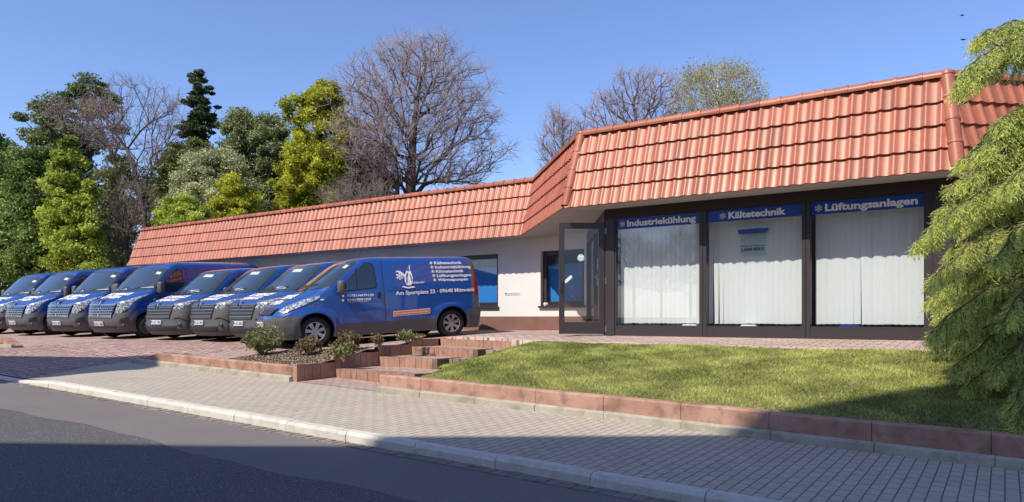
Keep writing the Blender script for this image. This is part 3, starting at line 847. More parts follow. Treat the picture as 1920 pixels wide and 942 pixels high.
# stickers on the door pane
s1 = MB()
def disc(mbx, c, r, y, th=.002, n=24, m=0):
    vs = [(c[0]+r*cos(2*pi*k/n), y, c[1]+r*sin(2*pi*k/n)) for k in range(n)]+[(c[0]+r*cos(2*pi*k/n), y+th, c[1]+r*sin(2*pi*k/n)) for k in range(n)]
    mbx.add(vs, [tuple(range(n)), tuple(reversed(range(n, 2*n)))]+[(k, (k+1) % n, n+(k+1) % n, n+k) for k in range(n)], m)
yy = sgn*.010
disc(s1, (.46, 1.50), .066, yy, sgn*.001, m=0); disc(s1, (.46, 1.50), .054, yy+sgn*.002, sgn*.001, m=1); disc(s1, (.46, 1.50), .045, yy+sgn*.004, sgn*.001, m=0)
s1.box(.425, .495, yy+sgn*.006, yy+sgn*.007, 1.50, 1.507, 1); s1.box(.425, .495, yy+sgn*.006, yy+sgn*.007, 1.485, 1.49, 1)
s1.build('round_sticker', [M['signwhite'], plain('sticker_blue', (.12, .35, .6), .4)], dro)
s2 = MB(); c_ = Vector((.70, 0, 1.08)); a_ = Vector((-.06, 0, -.05)).normalized()
s2.bar((.755, yy, 1.015), (.63, yy, 1.135), .003, .055, up=(0, 1, 0)) if False else s2.add(
    [(.62, yy, 1.12), (.655, yy, 1.165), (.79, yy, 1.045), (.755, yy, 1.0)]+[(.62, yy+sgn*.002, 1.12), (.655, yy+sgn*.002, 1.165), (.79, yy+sgn*.002, 1.045), (.755, yy+sgn*.002, 1.0)],
    [(0, 1, 2, 3), (7, 6, 5, 4), (0, 4, 5, 1), (1, 5, 6, 2), (2, 6, 7, 3), (3, 7, 4, 0)])
s2.build('slanted_sticker', M['signwhite'], dro)
# notice boards on the fixed leaf seen through the door
for z0, z1, lab in ((1.02, 1.30, 'upper blue notice on the fixed glazing behind the open door'), (.70, .93, 'lower blue notice on the fixed glazing behind the open door')):
    nb = MB(); enbox(nb, 1.32, 1.85, .0, .012, z0, z1)
    nt_ = nb.build('notice', M['signblue']); tag(nt_, lab, 'notice')
    nw = MB()
    for z in (z1-.06, z1-.11, z1-.16, z1-.20): enbox(nw, 1.38, 1.38+rt.uniform(.25, .4), .013, .016, z, z+.02)
    nw.build('notice_lines', M['white'], nt_)

# blue banners with lettering on the shop windows
def banner(a, b_, word, tx, tw, fx, label):
    q = MB(); q.box(a, b_, FT+.014, FT+.026, 1.69, 1.895)
    o = q.build('window_banner', M['signblue']); tag(o, label, 'sign', 'banners along the shop windows')
    l = MB(); fn = lambda u, v: (u, FT+.010, v)
    text_on(l, word, tx, 1.738, tw, .112, fn, bold=.036)
    V, F = flake_geo(.055, .014); put2d(l, V+np.array([fx, 1.79]), F, fn)
    l.build('lettering', M['white'], o)
banner(-6.195, -4.535, 'Industriekühlung', -5.97, 1.36, -6.07, 'blue banner lettered Industriekühlung on the left shop window')
banner(-4.405, -2.785, 'Kältetechnik', -4.02, .97, -4.12, 'blue banner lettered Kältetechnik on the middle shop window')
banner(-2.655, -1.02, 'Lüftungsanlagen', -2.43, 1.33, -2.53, 'blue banner lettered Lüftungsanlagen on the right shop window')
# hanging acrylic sheet with lettering behind the middle window
hs = empty('hanging_sign', (-3.63, FT+.14, 1.2)); tag(hs, 'clear acrylic sheet with dark brand lettering hanging from a blue bar behind the middle window', 'sign')
q = MB(); q.box(-.26, .26, -.01, .01, .285, .345); q.box(-.24, .24, -.013, -.009, .26, .284, 0); q.build('hanging_bar', M['signblue'], hs)
q = MB(); q.box(-.22, .22, -.003, .003, -.14, .26); q.build('acrylic_sheet', glass_mat('acrylic', (.9, .95, .95), 1.3), hs)
l = MB(); fn = lambda u, v: (u, -.006, v)
text_on(l, 'Kühlen & Gefrieren', -.2, .035, .40, .030, fn, bold=.02); text_on(l, 'LIEBHERR', -.2, -.04, .40, .052, fn, bold=.045)
l.build('lettering', M['winemark'], hs)
# plaque on the wing wall
q = MB(); q.box(-11.22, -10.72, WT-.012, WT-.001, .60, .68); pq = q.build('name_plate', M['signwhite'])
tag(pq, 'small white plaque lettered Geschäftsleitung on the white wall between two windows', 'sign')
l = MB(); fn = lambda u, v: (u, WT-.015, v); text_on(l, 'GESCHÄFTSLEITUNG', -11.14, .616, .40, .046, fn, bold=.01)
l.add([fn(-11.205, .612), fn(-11.16, .612), fn(-11.16, .668), fn(-11.205, .668)], [(0, 1, 2, 3)])
l.build('lettering', M['winemark'], pq)
# small white lamp/cup on window sill
q = MB(); q.tube([(-9.92, WT-.02, wz0+.003), (-9.92, WT-.02, wz0+.05), (-9.92, WT-.02, wz0+.09)], [.035, .05, .045], 10); 
q.tube([(-9.88, WT-.02, wz0+.02), (-9.84, WT-.02, wz0+.05), (-9.88, WT-.02, wz0+.08)], .009, 6)
tag(q.build('cup', M['signwhite']), 'small white cup standing on the dark sill of the wing window by the door', 'cup')
# ------------------------------------------------------------------ vans
def sminterp(x, xp, yp, r=.02):
    return float((np.interp(x-r, xp, yp)+np.interp(x, xp, yp)*2+np.interp(x+r, xp, yp))/4)
class Shape:
    """van body: a stack of horizontal outlines. local x runs from the front bumper (0) to the rear, left side of the van is -y"""
    def __init__(s, L, H, prof, wid, cor, hubs, R, p=2.6, rear=None):
        s.L, s.H, s.hubs, s.R, s.p = L, H, hubs, R, p
        s.pz = [a for a, b in prof]; s.px = [b for a, b in prof]
        s.wz = [a for a, b in wid]; s.ww = [b for a, b in wid]
        s.cz = [a for a, b in cor]; s.cc = [b for a, b in cor]
        s.rz = [a for a, b in rear]; s.rx = [b for a, b in rear]
        s.cr = .13
    def xf(s, z): return sminterp(z, s.pz, s.px, .012)
    def w0(s, z): return sminterp(z, s.wz, s.ww, .008)
    def c(s, z): return sminterp(z, s.cz, s.cc, .02)
    def xr(s, z): return sminterp(z, s.rz, s.rx, .01)
    def flare(s, x, z):
        r = 0
        for h in s.hubs:
            d = sqrt((x-h)**2+(z-s.R)**2); u = abs(d-(s.R+.10))/.13
            if u < 1 and z < s.R*2.5: r = max(r, .028*(1-u*u)**1.5)
        # belt crease
        return r
    def W(s, x, z):
        w = s.w0(z); f = s.xf(z); c = s.c(z); r = s.xr(z)
        if x < f+c:
            u = cl((f+c-x)/c, 0, 1); w *= (1-u**s.p)**(1/s.p)
        if x > r-s.cr:
            u = cl((x-r+s.cr)/s.cr, 0, 1); w *= (1-u**2.4)**(1/2.4) if u < 1 else 0
            return w
        return w+s.flare(x, z)
    def side(s, x, z, sd=-1, off=0.): return (x, sd*(s.W(x, z)+off), z)
    def front(s, th, z, off=0.):                      # th: -90..90, negative = left side of the van
        a = radians(abs(th)); sg = -1 if th < 0 else 1; q = 2/s.p
        w = s.w0(z)+off; x = s.xf(z)+s.c(z)*(1-max(cos(a), 1e-9)**q)-off*(1 if abs(th) < 89 else 0)
        y = w*max(sin(a), 0)**q
        k = s.flare(x, z)*sin(a)**4
        return (x, sg*(y+k), z)
    def fronty(s, y, z, off=0.):
        w = s.w0(z); u = cl(abs(y)/w, 0, .9999)
        n = self_n = None
        x = s.xf(z)+s.c(z)*(1-(1-u**s.p)**(1/s.p))
        e = .01; dx = (s.xf(z+e)-s.xf(z-e))/(2*e); k = 1/sqrt(1+dx*dx)
        return (x-off*k, y, z+off*dx*k)
    def rearp(s, y, z, off=0.):
        w = s.w0(z); u = cl(abs(y)/w, 0, .9999)
        return (s.xr(z)-s.cr*(1-(1-u**2.4)**(1/2.4))+off, y, z)
    def body(s, zmin, name, parent, mats):
        zs = [zmin]; z = zmin
        while z < s.H-.16: z += .028; zs.append(z)
        zs = zs[:-1]
        zs += [s.H-d for d in (.16, .145, .13, .115, .10, .085, .07, .058, .046, .036, .028, .02, .013, .007, .003, .0)]
        NF, NSD, NR = 18, 46, 7
        V = []
        for z in zs:
            w, f, c, r = s.w0(z), s.xf(z), s.c(z), s.xr(z)
            half = []
            for k in range(NF):
                half.append(s.front(90*k/NF, z))
            x0, x1 = f+c, r-s.cr
            for k in range(NSD+1):
                x = x0+(x1-x0)*k/NSD; half.append((x, w+s.flare(x, z), z))
            for k in range(1, NR+1):
                a = pi/2*k/NR; half.append((r-s.cr+s.cr*sin(a)**(2/2.4), max(w*max(cos(a), 0)**(2/2.4), 0), z))
            half[0] = (half[0][0], 0, z); half[-1] = (half[-1][0], 0, z)
            V += half + [(x, -y, zz) for x, y, zz in reversed(half[1:-1])]
        n = len(half)*2-2; F = []
        for i in range(len(zs)-1):
            for k in range(n): F.append((i*n+k, i*n+(k+1) % n, (i+1)*n+(k+1) % n, (i+1)*n+k))
        F.append(tuple(reversed(range(n)))); F.append(tuple((len(zs)-1)*n+k for k in range(n)))
        me = bpy.data.meshes.new(name); me.from_pydata(V, [], F)
        bm = bmesh.new(); bm.from_mesh(me); bmesh.ops.recalc_face_normals(bm, faces=bm.faces); bm.to_mesh(me); bm.free()
        o = bpy.data.objects.new(name, me); COL.objects.link(o)
        # wheel wells
        cm = bpy.data.meshes.new('c'); cb = bmesh.new()
        for h in s.hubs:
            for sg in (-1, 1):
                bmesh.ops.create_cone(cb, cap_ends=True, segments=48, radius1=s.R+.065, radius2=s.R+.065, depth=.6,
                                      matrix=Matrix.Translation((h, sg*.90, s.R+.015)) @ Matrix.Rotation(pi/2, 4, 'X'))
        cb.to_mesh(cm); cb.free(); co = bpy.data.objects.new('c', cm); COL.objects.link(co)
        md = o.modifiers.new('b', 'BOOLEAN'); md.object = co; md.operation = 'DIFFERENCE'; md.solver = 'EXACT'
        bpy.context.view_layer.update()
        nm = bpy.data.meshes.new_from_object(o.evaluated_get(bpy.context.evaluated_depsgraph_get()))
        bpy.data.objects.remove(o); bpy.data.objects.remove(co); bpy.data.meshes.remove(me); bpy.data.meshes.remove(cm)
        nm.name = name; nm.materials.clear()
        o = link(name, nm, mats, parent, True)
        for f in nm.polygons:
            c_ = f.center
            dk = c_.z < zmin+.004
            for h in s.hubs:
                if sqrt((c_.x-h)**2+(c_.z-s.R-.015)**2) < s.R+.067 and (abs(c_.y) < s.W(c_.x, c_.z)-.004): dk = True
            if dk: f.material_index = 1
        bm = bmesh.new(); bm.from_mesh(nm)
        for e in bm.edges:
            if len(e.link_faces) == 2 and e.calc_face_angle(0) > radians(50): e.smooth = False
        bm.to_mesh(nm); bm.free()
        return o

def patch(poly, fn, off, thk=.012, step=.07, step2=None):
    """curved panel: a polygon in surface coordinates, laid on the body by fn(u, v, off), with its own thickness"""
    bm = bmesh.new(); vs = [bm.verts.new((a, b, 0)) for a, b in poly]; bm.faces.new(vs)
    us = [p[0] for p in poly]; ws = [p[1] for p in poly]; step2 = step2 or step
    bmesh.ops.triangulate(bm, faces=bm.faces[:])
    for lo, hi, stp, nrm in ((min(us), max(us), step, (1, 0, 0)), (min(ws), max(ws), step2, (0, 1, 0))):
        n = int((hi-lo)/stp)
        for k in range(1, n+1):
            q = lo+(hi-lo)*k/(n+1)
            co = (q, 0, 0) if nrm[0] else (0, q, 0)
            bmesh.ops.bisect_plane(bm, geom=bm.verts[:]+bm.edges[:]+bm.faces[:], plane_co=co, plane_no=nrm, dist=1e-6)
    bm.verts.index_update(); bm.verts.ensure_lookup_table()
    P = [(v.co.x, v.co.y) for v in bm.verts]; n = len(P)
    V = [fn(a, b, off) for a, b in P]+[fn(a, b, off-thk) for a, b in P]
    F = [tuple(v.index for v in f.verts) for f in bm.faces]
    F2 = [tuple(i+n for i in reversed(f)) for f in F]
    for e in bm.edges:
        if len(e.link_faces) == 1:
            a, b = e.verts[0].index, e.verts[1].index
            F2.append((a, b, b+n, a+n))
    bm.free()
    return V, F+F2
def rounded(poly, r=.05, n=4):
    out = []; m = len(poly)
    for i in range(m):
        p0, p1, p2 = Vector(poly[i-1]), Vector(poly[i]), Vector(poly[(i+1) % m])
        a = (p0-p1); b = (p2-p1); rr = min(r, a.length*.45, b.length*.45); a.normalize(); b.normalize()
        A = p1+a*rr; B = p1+b*rr
        for k in range(n+1):
            u = k/n; q = A*(1-u)**2+p1*2*u*(1-u)+B*u*u; out.append((q.x, q.y))
    return out
def add_patch(mbx, poly, fn, off, thk=.012, step=.07, m=0, step2=None):
    V, F = patch(poly, fn, off, thk, step, step2); mbx.add(V, F, m)
def spart(mbx, name, mats, parent, ang=35):
    o = mbx.build(name, mats, parent, smooth=True)
    bm = bmesh.new(); bm.from_mesh(o.data)
    for e in bm.edges:
        if len(e.link_faces) == 2 and e.calc_face_angle(0) > radians(ang): e.smooth = False
    bm.to_mesh(o.data); bm.free(); return o

def ellipsoid(mbx, c, r, n=12, m=8, p=1.0, mi=0):
    vs = []; fs = []
    sp = lambda v: math.copysign(abs(v)**p, v)
    for i in range(m+1):
        a = -pi/2+pi*i/m
        for k in range(n):
            b = 2*pi*k/n
            vs.append((c[0]+r[0]*sp(cos(a))*sp(cos(b)), c[1]+r[1]*sp(cos(a))*sp(sin(b)), c[2]+r[2]*sp(sin(a))))
    for i in range(m):
        for k in range(n): fs.append((i*n+k, i*n+(k+1) % n, (i+1)*n+(k+1) % n, (i+1)*n+k))
    mbx.add(vs, fs, mi)

def make_wheel(parent, x, y, R, sg, steel=False):
    """tyre and rim; sg = -1 for the van's left side"""
    w = .215; n = 40
    prof = [(R*.63, .5), (R*.70, .52), (R*.86, .54), (R*.95, .50), (R*.985, .42), (R, .30), (R, -.30), (R*.985, -.42), (R*.95, -.5), (R*.7, -.5), (R*.63, -.45)]
    vs = []; fs = []
    for r, t in prof:
        for k in range(n): a = 2*pi*k/n; vs.append((x+r*cos(a), y+sg*t*w, R+r*sin(a)))
    m = len(prof)
    for i in range(m-1):
        for k in range(n): fs.append((i*n+k, i*n+(k+1) % n, (i+1)*n+(k+1) % n, (i+1)*n+k))
    hub = empty('wheel'); hub.parent = parent
    t = MB().add(vs, fs); spart(t, 'tyre', M['rubber'], hub, 50)
    rm_ = MB()
    # dished back, rim ring
    vs = []; fs = []
    pr = [(R*.655, .49), (R*.63, .51), (R*.60, .49), (R*.585, .38), (R*.2, .30), (.0001, .30)]
    for r, tt in pr:
        for k in range(n): a = 2*pi*k/n; vs.append((x+r*cos(a), y+sg*tt*w, R+r*sin(a)))
    for i in range(len(pr)-1):
        for k in range(n): fs.append((i*n+k, i*n+(k+1) % n, (i+1)*n+(k+1) % n, (i+1)*n+k))
    rm_.add(vs[:], [f for f in fs[:3*n]], 0); rm_.add(vs[:], [f for f in fs[3*n:]], 1)
    spart(rm_, 'rim', [M['hub'], M['dark'] if not steel else M['bumper']], hub, 40)
    hc = MB(); ns = 7
    for k in range(ns):
        a = 2*pi*k/ns+.3
        for s0, s1, w0, w1, t0, t1 in ((.08, .6, .045, .062, .50, .50),):
            c0 = Vector((cos(a), sin(a))); c1 = Vector((-sin(a), cos(a)))
            q = [c0*R*s0-c1*w0*R*1.6, c0*R*s1-c1*w1*R*2.0, c0*R*s1+c1*w1*R*2.0, c0*R*s0+c1*w0*R*1.6]
            top = [(x+p.x, y+sg*(.47+.03*(i in (0, 3)))*w, R+p.y) for i, p in enumerate(q)]
            bot = [(x+p.x*1.0, y+sg*.36*w, R+p.y) for p in q]
            hc.add(top+bot, [(0, 1, 2, 3), (7, 6, 5, 4), (0, 4, 5, 1), (1, 5, 6, 2), (2, 6, 7, 3), (3, 7, 4, 0)])
    ellipsoid(hc, (x, y+sg*.46*w, R), (R*.17, .014, R*.17), 14, 6)
    if not steel: spart(hc, 'hubcap', M['hub'], hub)
    else:
        hc = MB(); ellipsoid(hc, (x, y+sg*.42*w, R), (R*.22, .03, R*.22), 14, 6); spart(hc, 'hubcap', M['bumper'], hub)
    return hub

def emblem(mbx, c, h, w, dep, fn):
    """open diamond badge standing on the grille, c=(y,z)"""
    o = [(0, h), (w, 0), (0, -h), (-w, 0)]; i_ = [(0, h*.62), (w*.5, 0), (0, -h*.62), (-w*.5, 0)]
    vs = [fn(c[0]+a, c[1]+b, dep) for a, b in o]+[fn(c[0]+a, c[1]+b, dep+.012) for a, b in i_]+[fn(c[0]+a, c[1]+b, dep-.03) for a, b in o]
    mbx.add(vs, [(k, (k+1) % 4, 4+(k+1) % 4, 4+k) for k in range(4)]+[(k, 8+k, 8+(k+1) % 4, (k+1) % 4) for k in range(4)])

def hood_text(mbx, sh, body, zc, width, dz, bold=.05, depth=.007, skew=0.):
    """block letters lying on the bonnet, read from in front; dz = height range in z"""
    V, F, w = text_geo(body, bold); sx = width/w
    def fn(u, v): return sh.fronty(width/2-u, zc-dz/2+v+skew*u, depth)
    # viewer in front sees the van's left on his right: u grows towards -y
    put2d(mbx, np.column_stack([V[:, 0]*sx, V[:, 1]/.70*dz]), F, fn)

def plate(sh, parent, zc, txt, halfw=.26):
    q = MB(); add_patch(q, [(-halfw, zc-.055), (halfw, zc-.055), (halfw, zc+.055), (-halfw, zc+.055)], sh.fronty, .055, .03, .2)
    o = spart(q, 'licence_plate', M['platewhite'], parent)
    q = MB(); add_patch(q, [(halfw-.045, zc-.053), (halfw-.002, zc-.053), (halfw-.002, zc+.053), (halfw-.045, zc+.053)], sh.fronty, .058, .004, .2)
    spart(q, 'country_strip', M['plateblue'], o)
    q = MB(); V, F, w = text_geo(txt, .012); sx = (2*halfw-.07)/w
    put2d(q, np.column_stack([V[:, 0]*sx, V[:, 1]/.7*.075]), F, lambda u, v: sh.fronty(halfw-.055-u, zc-.037+v, .060))
    q.build('plate_lettering', M['lettering_dark'], o)
    return o

def mirror(sh, parent, x, z, sd, h=.26, low=True):
    w = sh.W(x, z); q = MB()
    if low:
        q.tube([(x+.02, sd*(w-.02), z-.10), (x-.03, sd*(w+.06), z-.06), (x-.02, sd*(w+.12), z-.02)], [.035, .03, .028], 8)
        q.tube([(x+.05, sd*(w-.02), z+.08), (x+.0, sd*(w+.07), z+.05), (x-.0, sd*(w+.12), z+.03)], [.03, .025, .022], 8)
    arm = None
    ellipsoid(q, (x+.0, sd*(w+.17), z+.04), (.075, .10, h/2), 16, 10, .65)
    o = spart(q, 'wing_mirror', M['bumper'], parent, 60)
    g = MB(); ellipsoid(g, (x+.062, sd*(w+.17), z+.04), (.018, .085, h/2-.02), 12, 6, .5); spart(g, 'mirror_glass', M['vanglass'], o)
    return o

def std_van(name, sh, spec):
    root = empty(name)
    zmin = spec['zmin']
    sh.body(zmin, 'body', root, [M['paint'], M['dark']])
    # front bumper
    zb = spec['bump']
    q = MB(); bp = [(-90, zmin)]+[(th, zb(th)) for th in np.linspace(-90, 90, 37)][0:]+[(90, zmin)]
    bp = [(90, zmin-.02), (-90, zmin-.02)]+[(th, zb(th)) for th in np.linspace(-90, 90, 37)]
    add_patch(q, bp, sh.front, .014, .03, 7, step2=.05)
    # carry the bumper round to the wheel arch
    fo = sh.hubs[0]-sh.R-.055
    for sd in (-1, 1):
        c0 = max(sh.xf(.3)+sh.c(.3), sh.xf(.5)+sh.c(.5))
        x1 = fo; zz = zb(89)
        poly = [(c0-.25, zmin-.02), (x1+.0, zmin-.02), (x1+.01, sh.R+.02), (x1+.055, zz-.02), (c0-.25, zz)]
        if x1 > c0-.2: add_patch(q, poly, lambda u, v, o, sd=sd: sh.side(u, v, sd, o), .016, .03, .07)
    spart(q, 'front_bumper', M['bumper'], root)
    # lower openings of the bumper
    for nm, pol, mt in spec.get('bumper_bits', []):
        b = MB(); add_patch(b, pol, sh.front, .026, .03, 4, step2=.03); spart(b, nm, M[mt], root)
    # sills / rear bumper
    q = MB()
    for sd in (-1, 1):
        add_patch(q, [(sh.hubs[0]+sh.R+.075, zmin-.01), (sh.hubs[1]-sh.R-.075, zmin-.01), (sh.hubs[1]-sh.R-.075, spec['sill']), (sh.hubs[0]+sh.R+.075, spec['sill']-.02)],
                  lambda u, v, o, sd=sd: sh.side(u, v, sd, o), .010, .02, .1)
    spart(q, 'sill_cladding', M['bumper'], root)
    q = MB()
    for sd in (-1, 1):
        add_patch(q, [(sh.hubs[1]+sh.R+.075, zmin-.01), (sh.xr(.5)-.12, zmin-.01), (sh.xr(.5)-.12, spec['rbump']), (sh.hubs[1]+sh.R+.075, spec['rbump']-.02)],
                  lambda u, v, o, sd=sd: sh.side(u, v, sd, o), .014, .03, .07)
    yy_ = sh.w0(.5)*.995
    add_patch(q, [(-yy_, zmin-.01), (yy_, zmin-.01), (yy_, spec['rbump']), (-yy_, spec['rbump'])], sh.rearp, .03, .05, .05, step2=.1)
    spart(q, 'rear_bumper', M['bumper'], root)
    # windscreen with dark border
    q = MB(); ws = rounded(spec['screen'], 3, 3) if False else spec['screen']
    cx0 = sum(a for a, b in ws)/len(ws); cz0 = sum(b for a, b in ws)/len(ws)
    q0 = MB(); add_patch(q0, ws, sh.front, .004, .02, 6, step2=.05); spart(q0, 'screen_surround', M['black'], root)
    add_patch(q, [(cx0+(a-cx0)*.965, cz0+(b-cz0)*.945) for a, b in ws], sh.front, .0075, .01, 6, step2=.05)
    wo = spart(q, 'windscreen', M['screen'], root)
    # things lying behind the glass read as pale patches: sticker and dashboard papers
    for pol in spec.get('papers', []):
        b = MB(); add_patch(b, pol, sh.front, .009, .002, 6, step2=.05); spart(b, 'windscreen_sticker', M['dashpaper'], wo)
    # wipers
    b = MB()
    for y0, y1 in spec.get('wipers', ((.55, .05), (-.02, -.6))):
        zb0 = spec['wz']
        b.tube([sh.fronty(y0*.9, zb0, .03), sh.fronty((y0+y1)/2, zb0+.05, .03), sh.fronty(y1, zb0+.10, .02)], .010, 6)
    b.build('wiper', M['black'], root)
    # doors and side glass
    for sd in (-1, 1):
        fn = lambda u, v, o, sd=sd: sh.side(u, v, sd, o)
        q = MB(); add_patch(q, rounded(spec['door'], .06), fn, .006, .012, .09)
        d = spart(q, 'front_door', M['paint'], root)
        q = MB(); add_patch(q, rounded(spec['window'], .07), fn, .009, .008, .09); spart(q, 'window_surround', M['black'], d)
        wn_ = spec['window']; a0 = sum(p[0] for p in wn_)/len(wn_); b0 = sum(p[1] for p in wn_)/len(wn_)
        q = MB(); add_patch(q, rounded([(a0+(a-a0)*.93, b0+(b-b0)*.91) for a, b in wn_], .06), fn, .0125, .006, .09); gl_ = spart(q, 'side_window', M['vanglass'], d)
        if 'quarter' in spec:
            qx = spec['quarter']; q = MB(); add_patch(q, [(qx-.012, wn_[0][1]+.06), (qx+.012, wn_[0][1]+.06), (qx+.03, wn_[2][1]-.10), (qx+.005, wn_[2][1]-.12)], fn, .015, .004, .2); spart(q, 'window_divider', M['black'], gl_)
        hx_, hz_ = spec['handle']
        q = MB(); ellipsoid(q, (hx_, sd*(sh.W(hx_, hz_)+.015), hz_), spec.get('hr', (.035, .022, .085)), 12, 8, .6); spart(q, 'door_handle', M['black'], d, 60)
        # sliding door / load panel seams
        q = MB()
        for pol in spec['seams']: add_patch(q, pol, fn, .004, .006, .1)
        spart(q, 'panel_seam', M['black'], root)
        q = MB(); ix, iz = spec['indicator']; ellipsoid(q, (ix, sd*(sh.W(ix, iz)+.004), iz), (.05, .008, .02), 10, 6); spart(q, 'side_indicator', M['platewhite'], root)
        mirror(sh, root, spec['mirror'][0], spec['mirror'][1], sd, spec.get('mh', .26))
        # lamps
        q = MB(); hl = [(sd*a, b) for a, b in spec['lamp']]
        add_patch(q, hl if sd > 0 else list(reversed(hl)), sh.front, .016, .02, 5, step2=.04); l_ = spart(q, 'headlight', M['lamp'], root, 50)
        if spec.get('swoop'):
            q = MB(); sw = [(sd*a, b) for a, b in spec['swoop']]; add_patch(q, sw, sh.front, .034, .03, 4, step2=.03); spart(q, 'bumper_contour', M['bumper'], root, 50)
        if 'rimlamp' in spec:
            q = MB(); ra = [(sd*a, b) for a, b in spec['rimlamp']]; add_patch(q, ra, sh.front, .012, .02, 5, step2=.04); spart(q, 'headlight_bezel', M['bumper'], root, 50)
        if 'pillar' in spec:
            q = MB(); add_patch(q, spec['pillar'], fn, .008, .012, .08); spart(q, 'rear_pillar_trim', M['bumper'], root)
        q = MB(); add_patch(q, spec['tail'], fn, .014, .02, .05); spart(q, 'tail_light', M['redlamp'], root)
        if spec.get('fog'):
            a, b, r = spec['fog']
            p = Vector(sh.front(sd*a, b, .018)); q = MB()
            ellipsoid(q, tuple(p+Vector((.01, 0, 0))), (.03, r*1.15, r*1.15), 14, 8); f_ = spart(q, 'fog_light_bezel', M['bumper'], root)
            q = MB(); ellipsoid(q, tuple(p+Vector((-.012, 0, 0))), (.022, r*.75, r*.75), 14, 8); spart(q, 'fog_light', M['black'], f_)
        for i, h in enumerate(sh.hubs):
            make_wheel(root, h, sd*(sh.w0(.4)-.125), sh.R, sd, spec.get('steel', False))
    # grille
    gz0, gz1, gt = spec['grille']
    q = MB(); add_patch(q, [(-gt, gz1-.0), (-gt*.82, gz0), (gt*.82, gz0), (gt, gz1)], sh.front, .030, .04, 3, step2=.03); g = spart(q, 'grille', M['black'], root)
    q = MB(); nb = spec['bars']
    for k in range(nb):
        z = gz0+(gz1-gz0)*(k+.5)/nb; u = (z-gz0)/(gz1-gz0); tt = gt*(.82+.18*u)*.96
        hh = spec['barh']
        pts = [(-tt, z-hh/2), (tt, z-hh/2), (tt, z+hh/2), (-tt, z+hh/2)]
        add_patch(q, pts, sh.front, .040, .02, 3, step2=.1)
    if spec.get('mesh'):
        for k in range(-6, 7):
            a = gt*k/7.5
            for j in range(nb):
                z = gz0+(gz1-gz0)*(j+.5)/nb; z2 = min(z+(gz1-gz0)/nb, gz1); 
                a2 = a+(gt/15 if j % 2 else 0)
                add_patch(q, [(a2-.28, z), (a2+.28, z), (a2+.28, z2), (a2-.28, z2)], sh.front, .039, .02, 6, step2=.2)
    spart(q, 'grille_bar', M[spec['barmat']], g)
    if spec.get('lip'):
        q = MB()
        for z in (gz0, gz1):
            u = gt*(.82 if z == gz0 else 1.); add_patch(q, [(-u, z-.012), (u, z-.012), (u, z+.012), (-u, z+.012)], sh.front, .042, .02, 3, step2=.1)
        spart(q, 'grille_frame', M['chrome'] if spec['lip'] == 1 else M['bumper'], g)
    q = MB(); c, h, w = spec['badge']; emblem(q, (0, c), h, w, .06, sh.fronty); q.build('badge', M['chrome'], root)
    plate(sh, root, spec['plate'][0], spec['plate'][1])
    # lettering on the bonnet
    q = MB()
    for txt, zc, wd2, dz, sk in spec['hood']: hood_text(q, sh, txt, zc, wd2, dz)
    spart(q, 'bonnet_lettering', M['white'], root)
    # aerial
    q = MB(); ax = sh.xf(sh.H-.03)+.1; q.tube([(ax, 0, sh.H-.02), (ax+.12, 0, sh.H+.28)], [.006, .003], 5); q.build('aerial', M['black'], root)
    return root
M['dashpaper'] = plain('dash_paper', (.42, .48, .50), .6)

# near van: compact, older shape
A = Shape(4.78, 1.955,
    prof=[(.18, .10), (.30, .045), (.45, .01), (.6, .0), (.70, .015), (.80, .07), (.88, .15), (.96, .28), (1.04, .43), (1.12, .60), (1.20, .78), (1.28, .90), (1.40, 1.06), (1.6, 1.33), (1.75, 1.54), (1.84, 1.69), (1.885, 1.80), (1.915, 1.95), (1.935, 2.15), (1.95, 2.6), (1.956, 3.2)],
    wid=[(.18, .86), (.3, .90), (.45, .93), (.7, .95), (.95, .95), (1.12, .945), (1.3, .92), (1.5, .885), (1.7, .845), (1.82, .815), (1.87, .78), (1.90, .73), (1.925, .64), (1.94, .5), (1.95, .3), (1.956, .12)],
    cor=[(.2, .50), (.6, .56), (.85, .66), (1.05, .62), (1.2, .48), (1.35, .40), (1.8, .34), (1.9, .30), (1.956, .2)],
    rear=[(.2, 4.74), (.6, 4.78), (1.2, 4.76), (1.75, 4.70), (1.87, 4.66), (1.92, 4.55), (1.945, 4.2), (1.956, 3.7)],
    hubs=[.86, 3.96], R=.325)
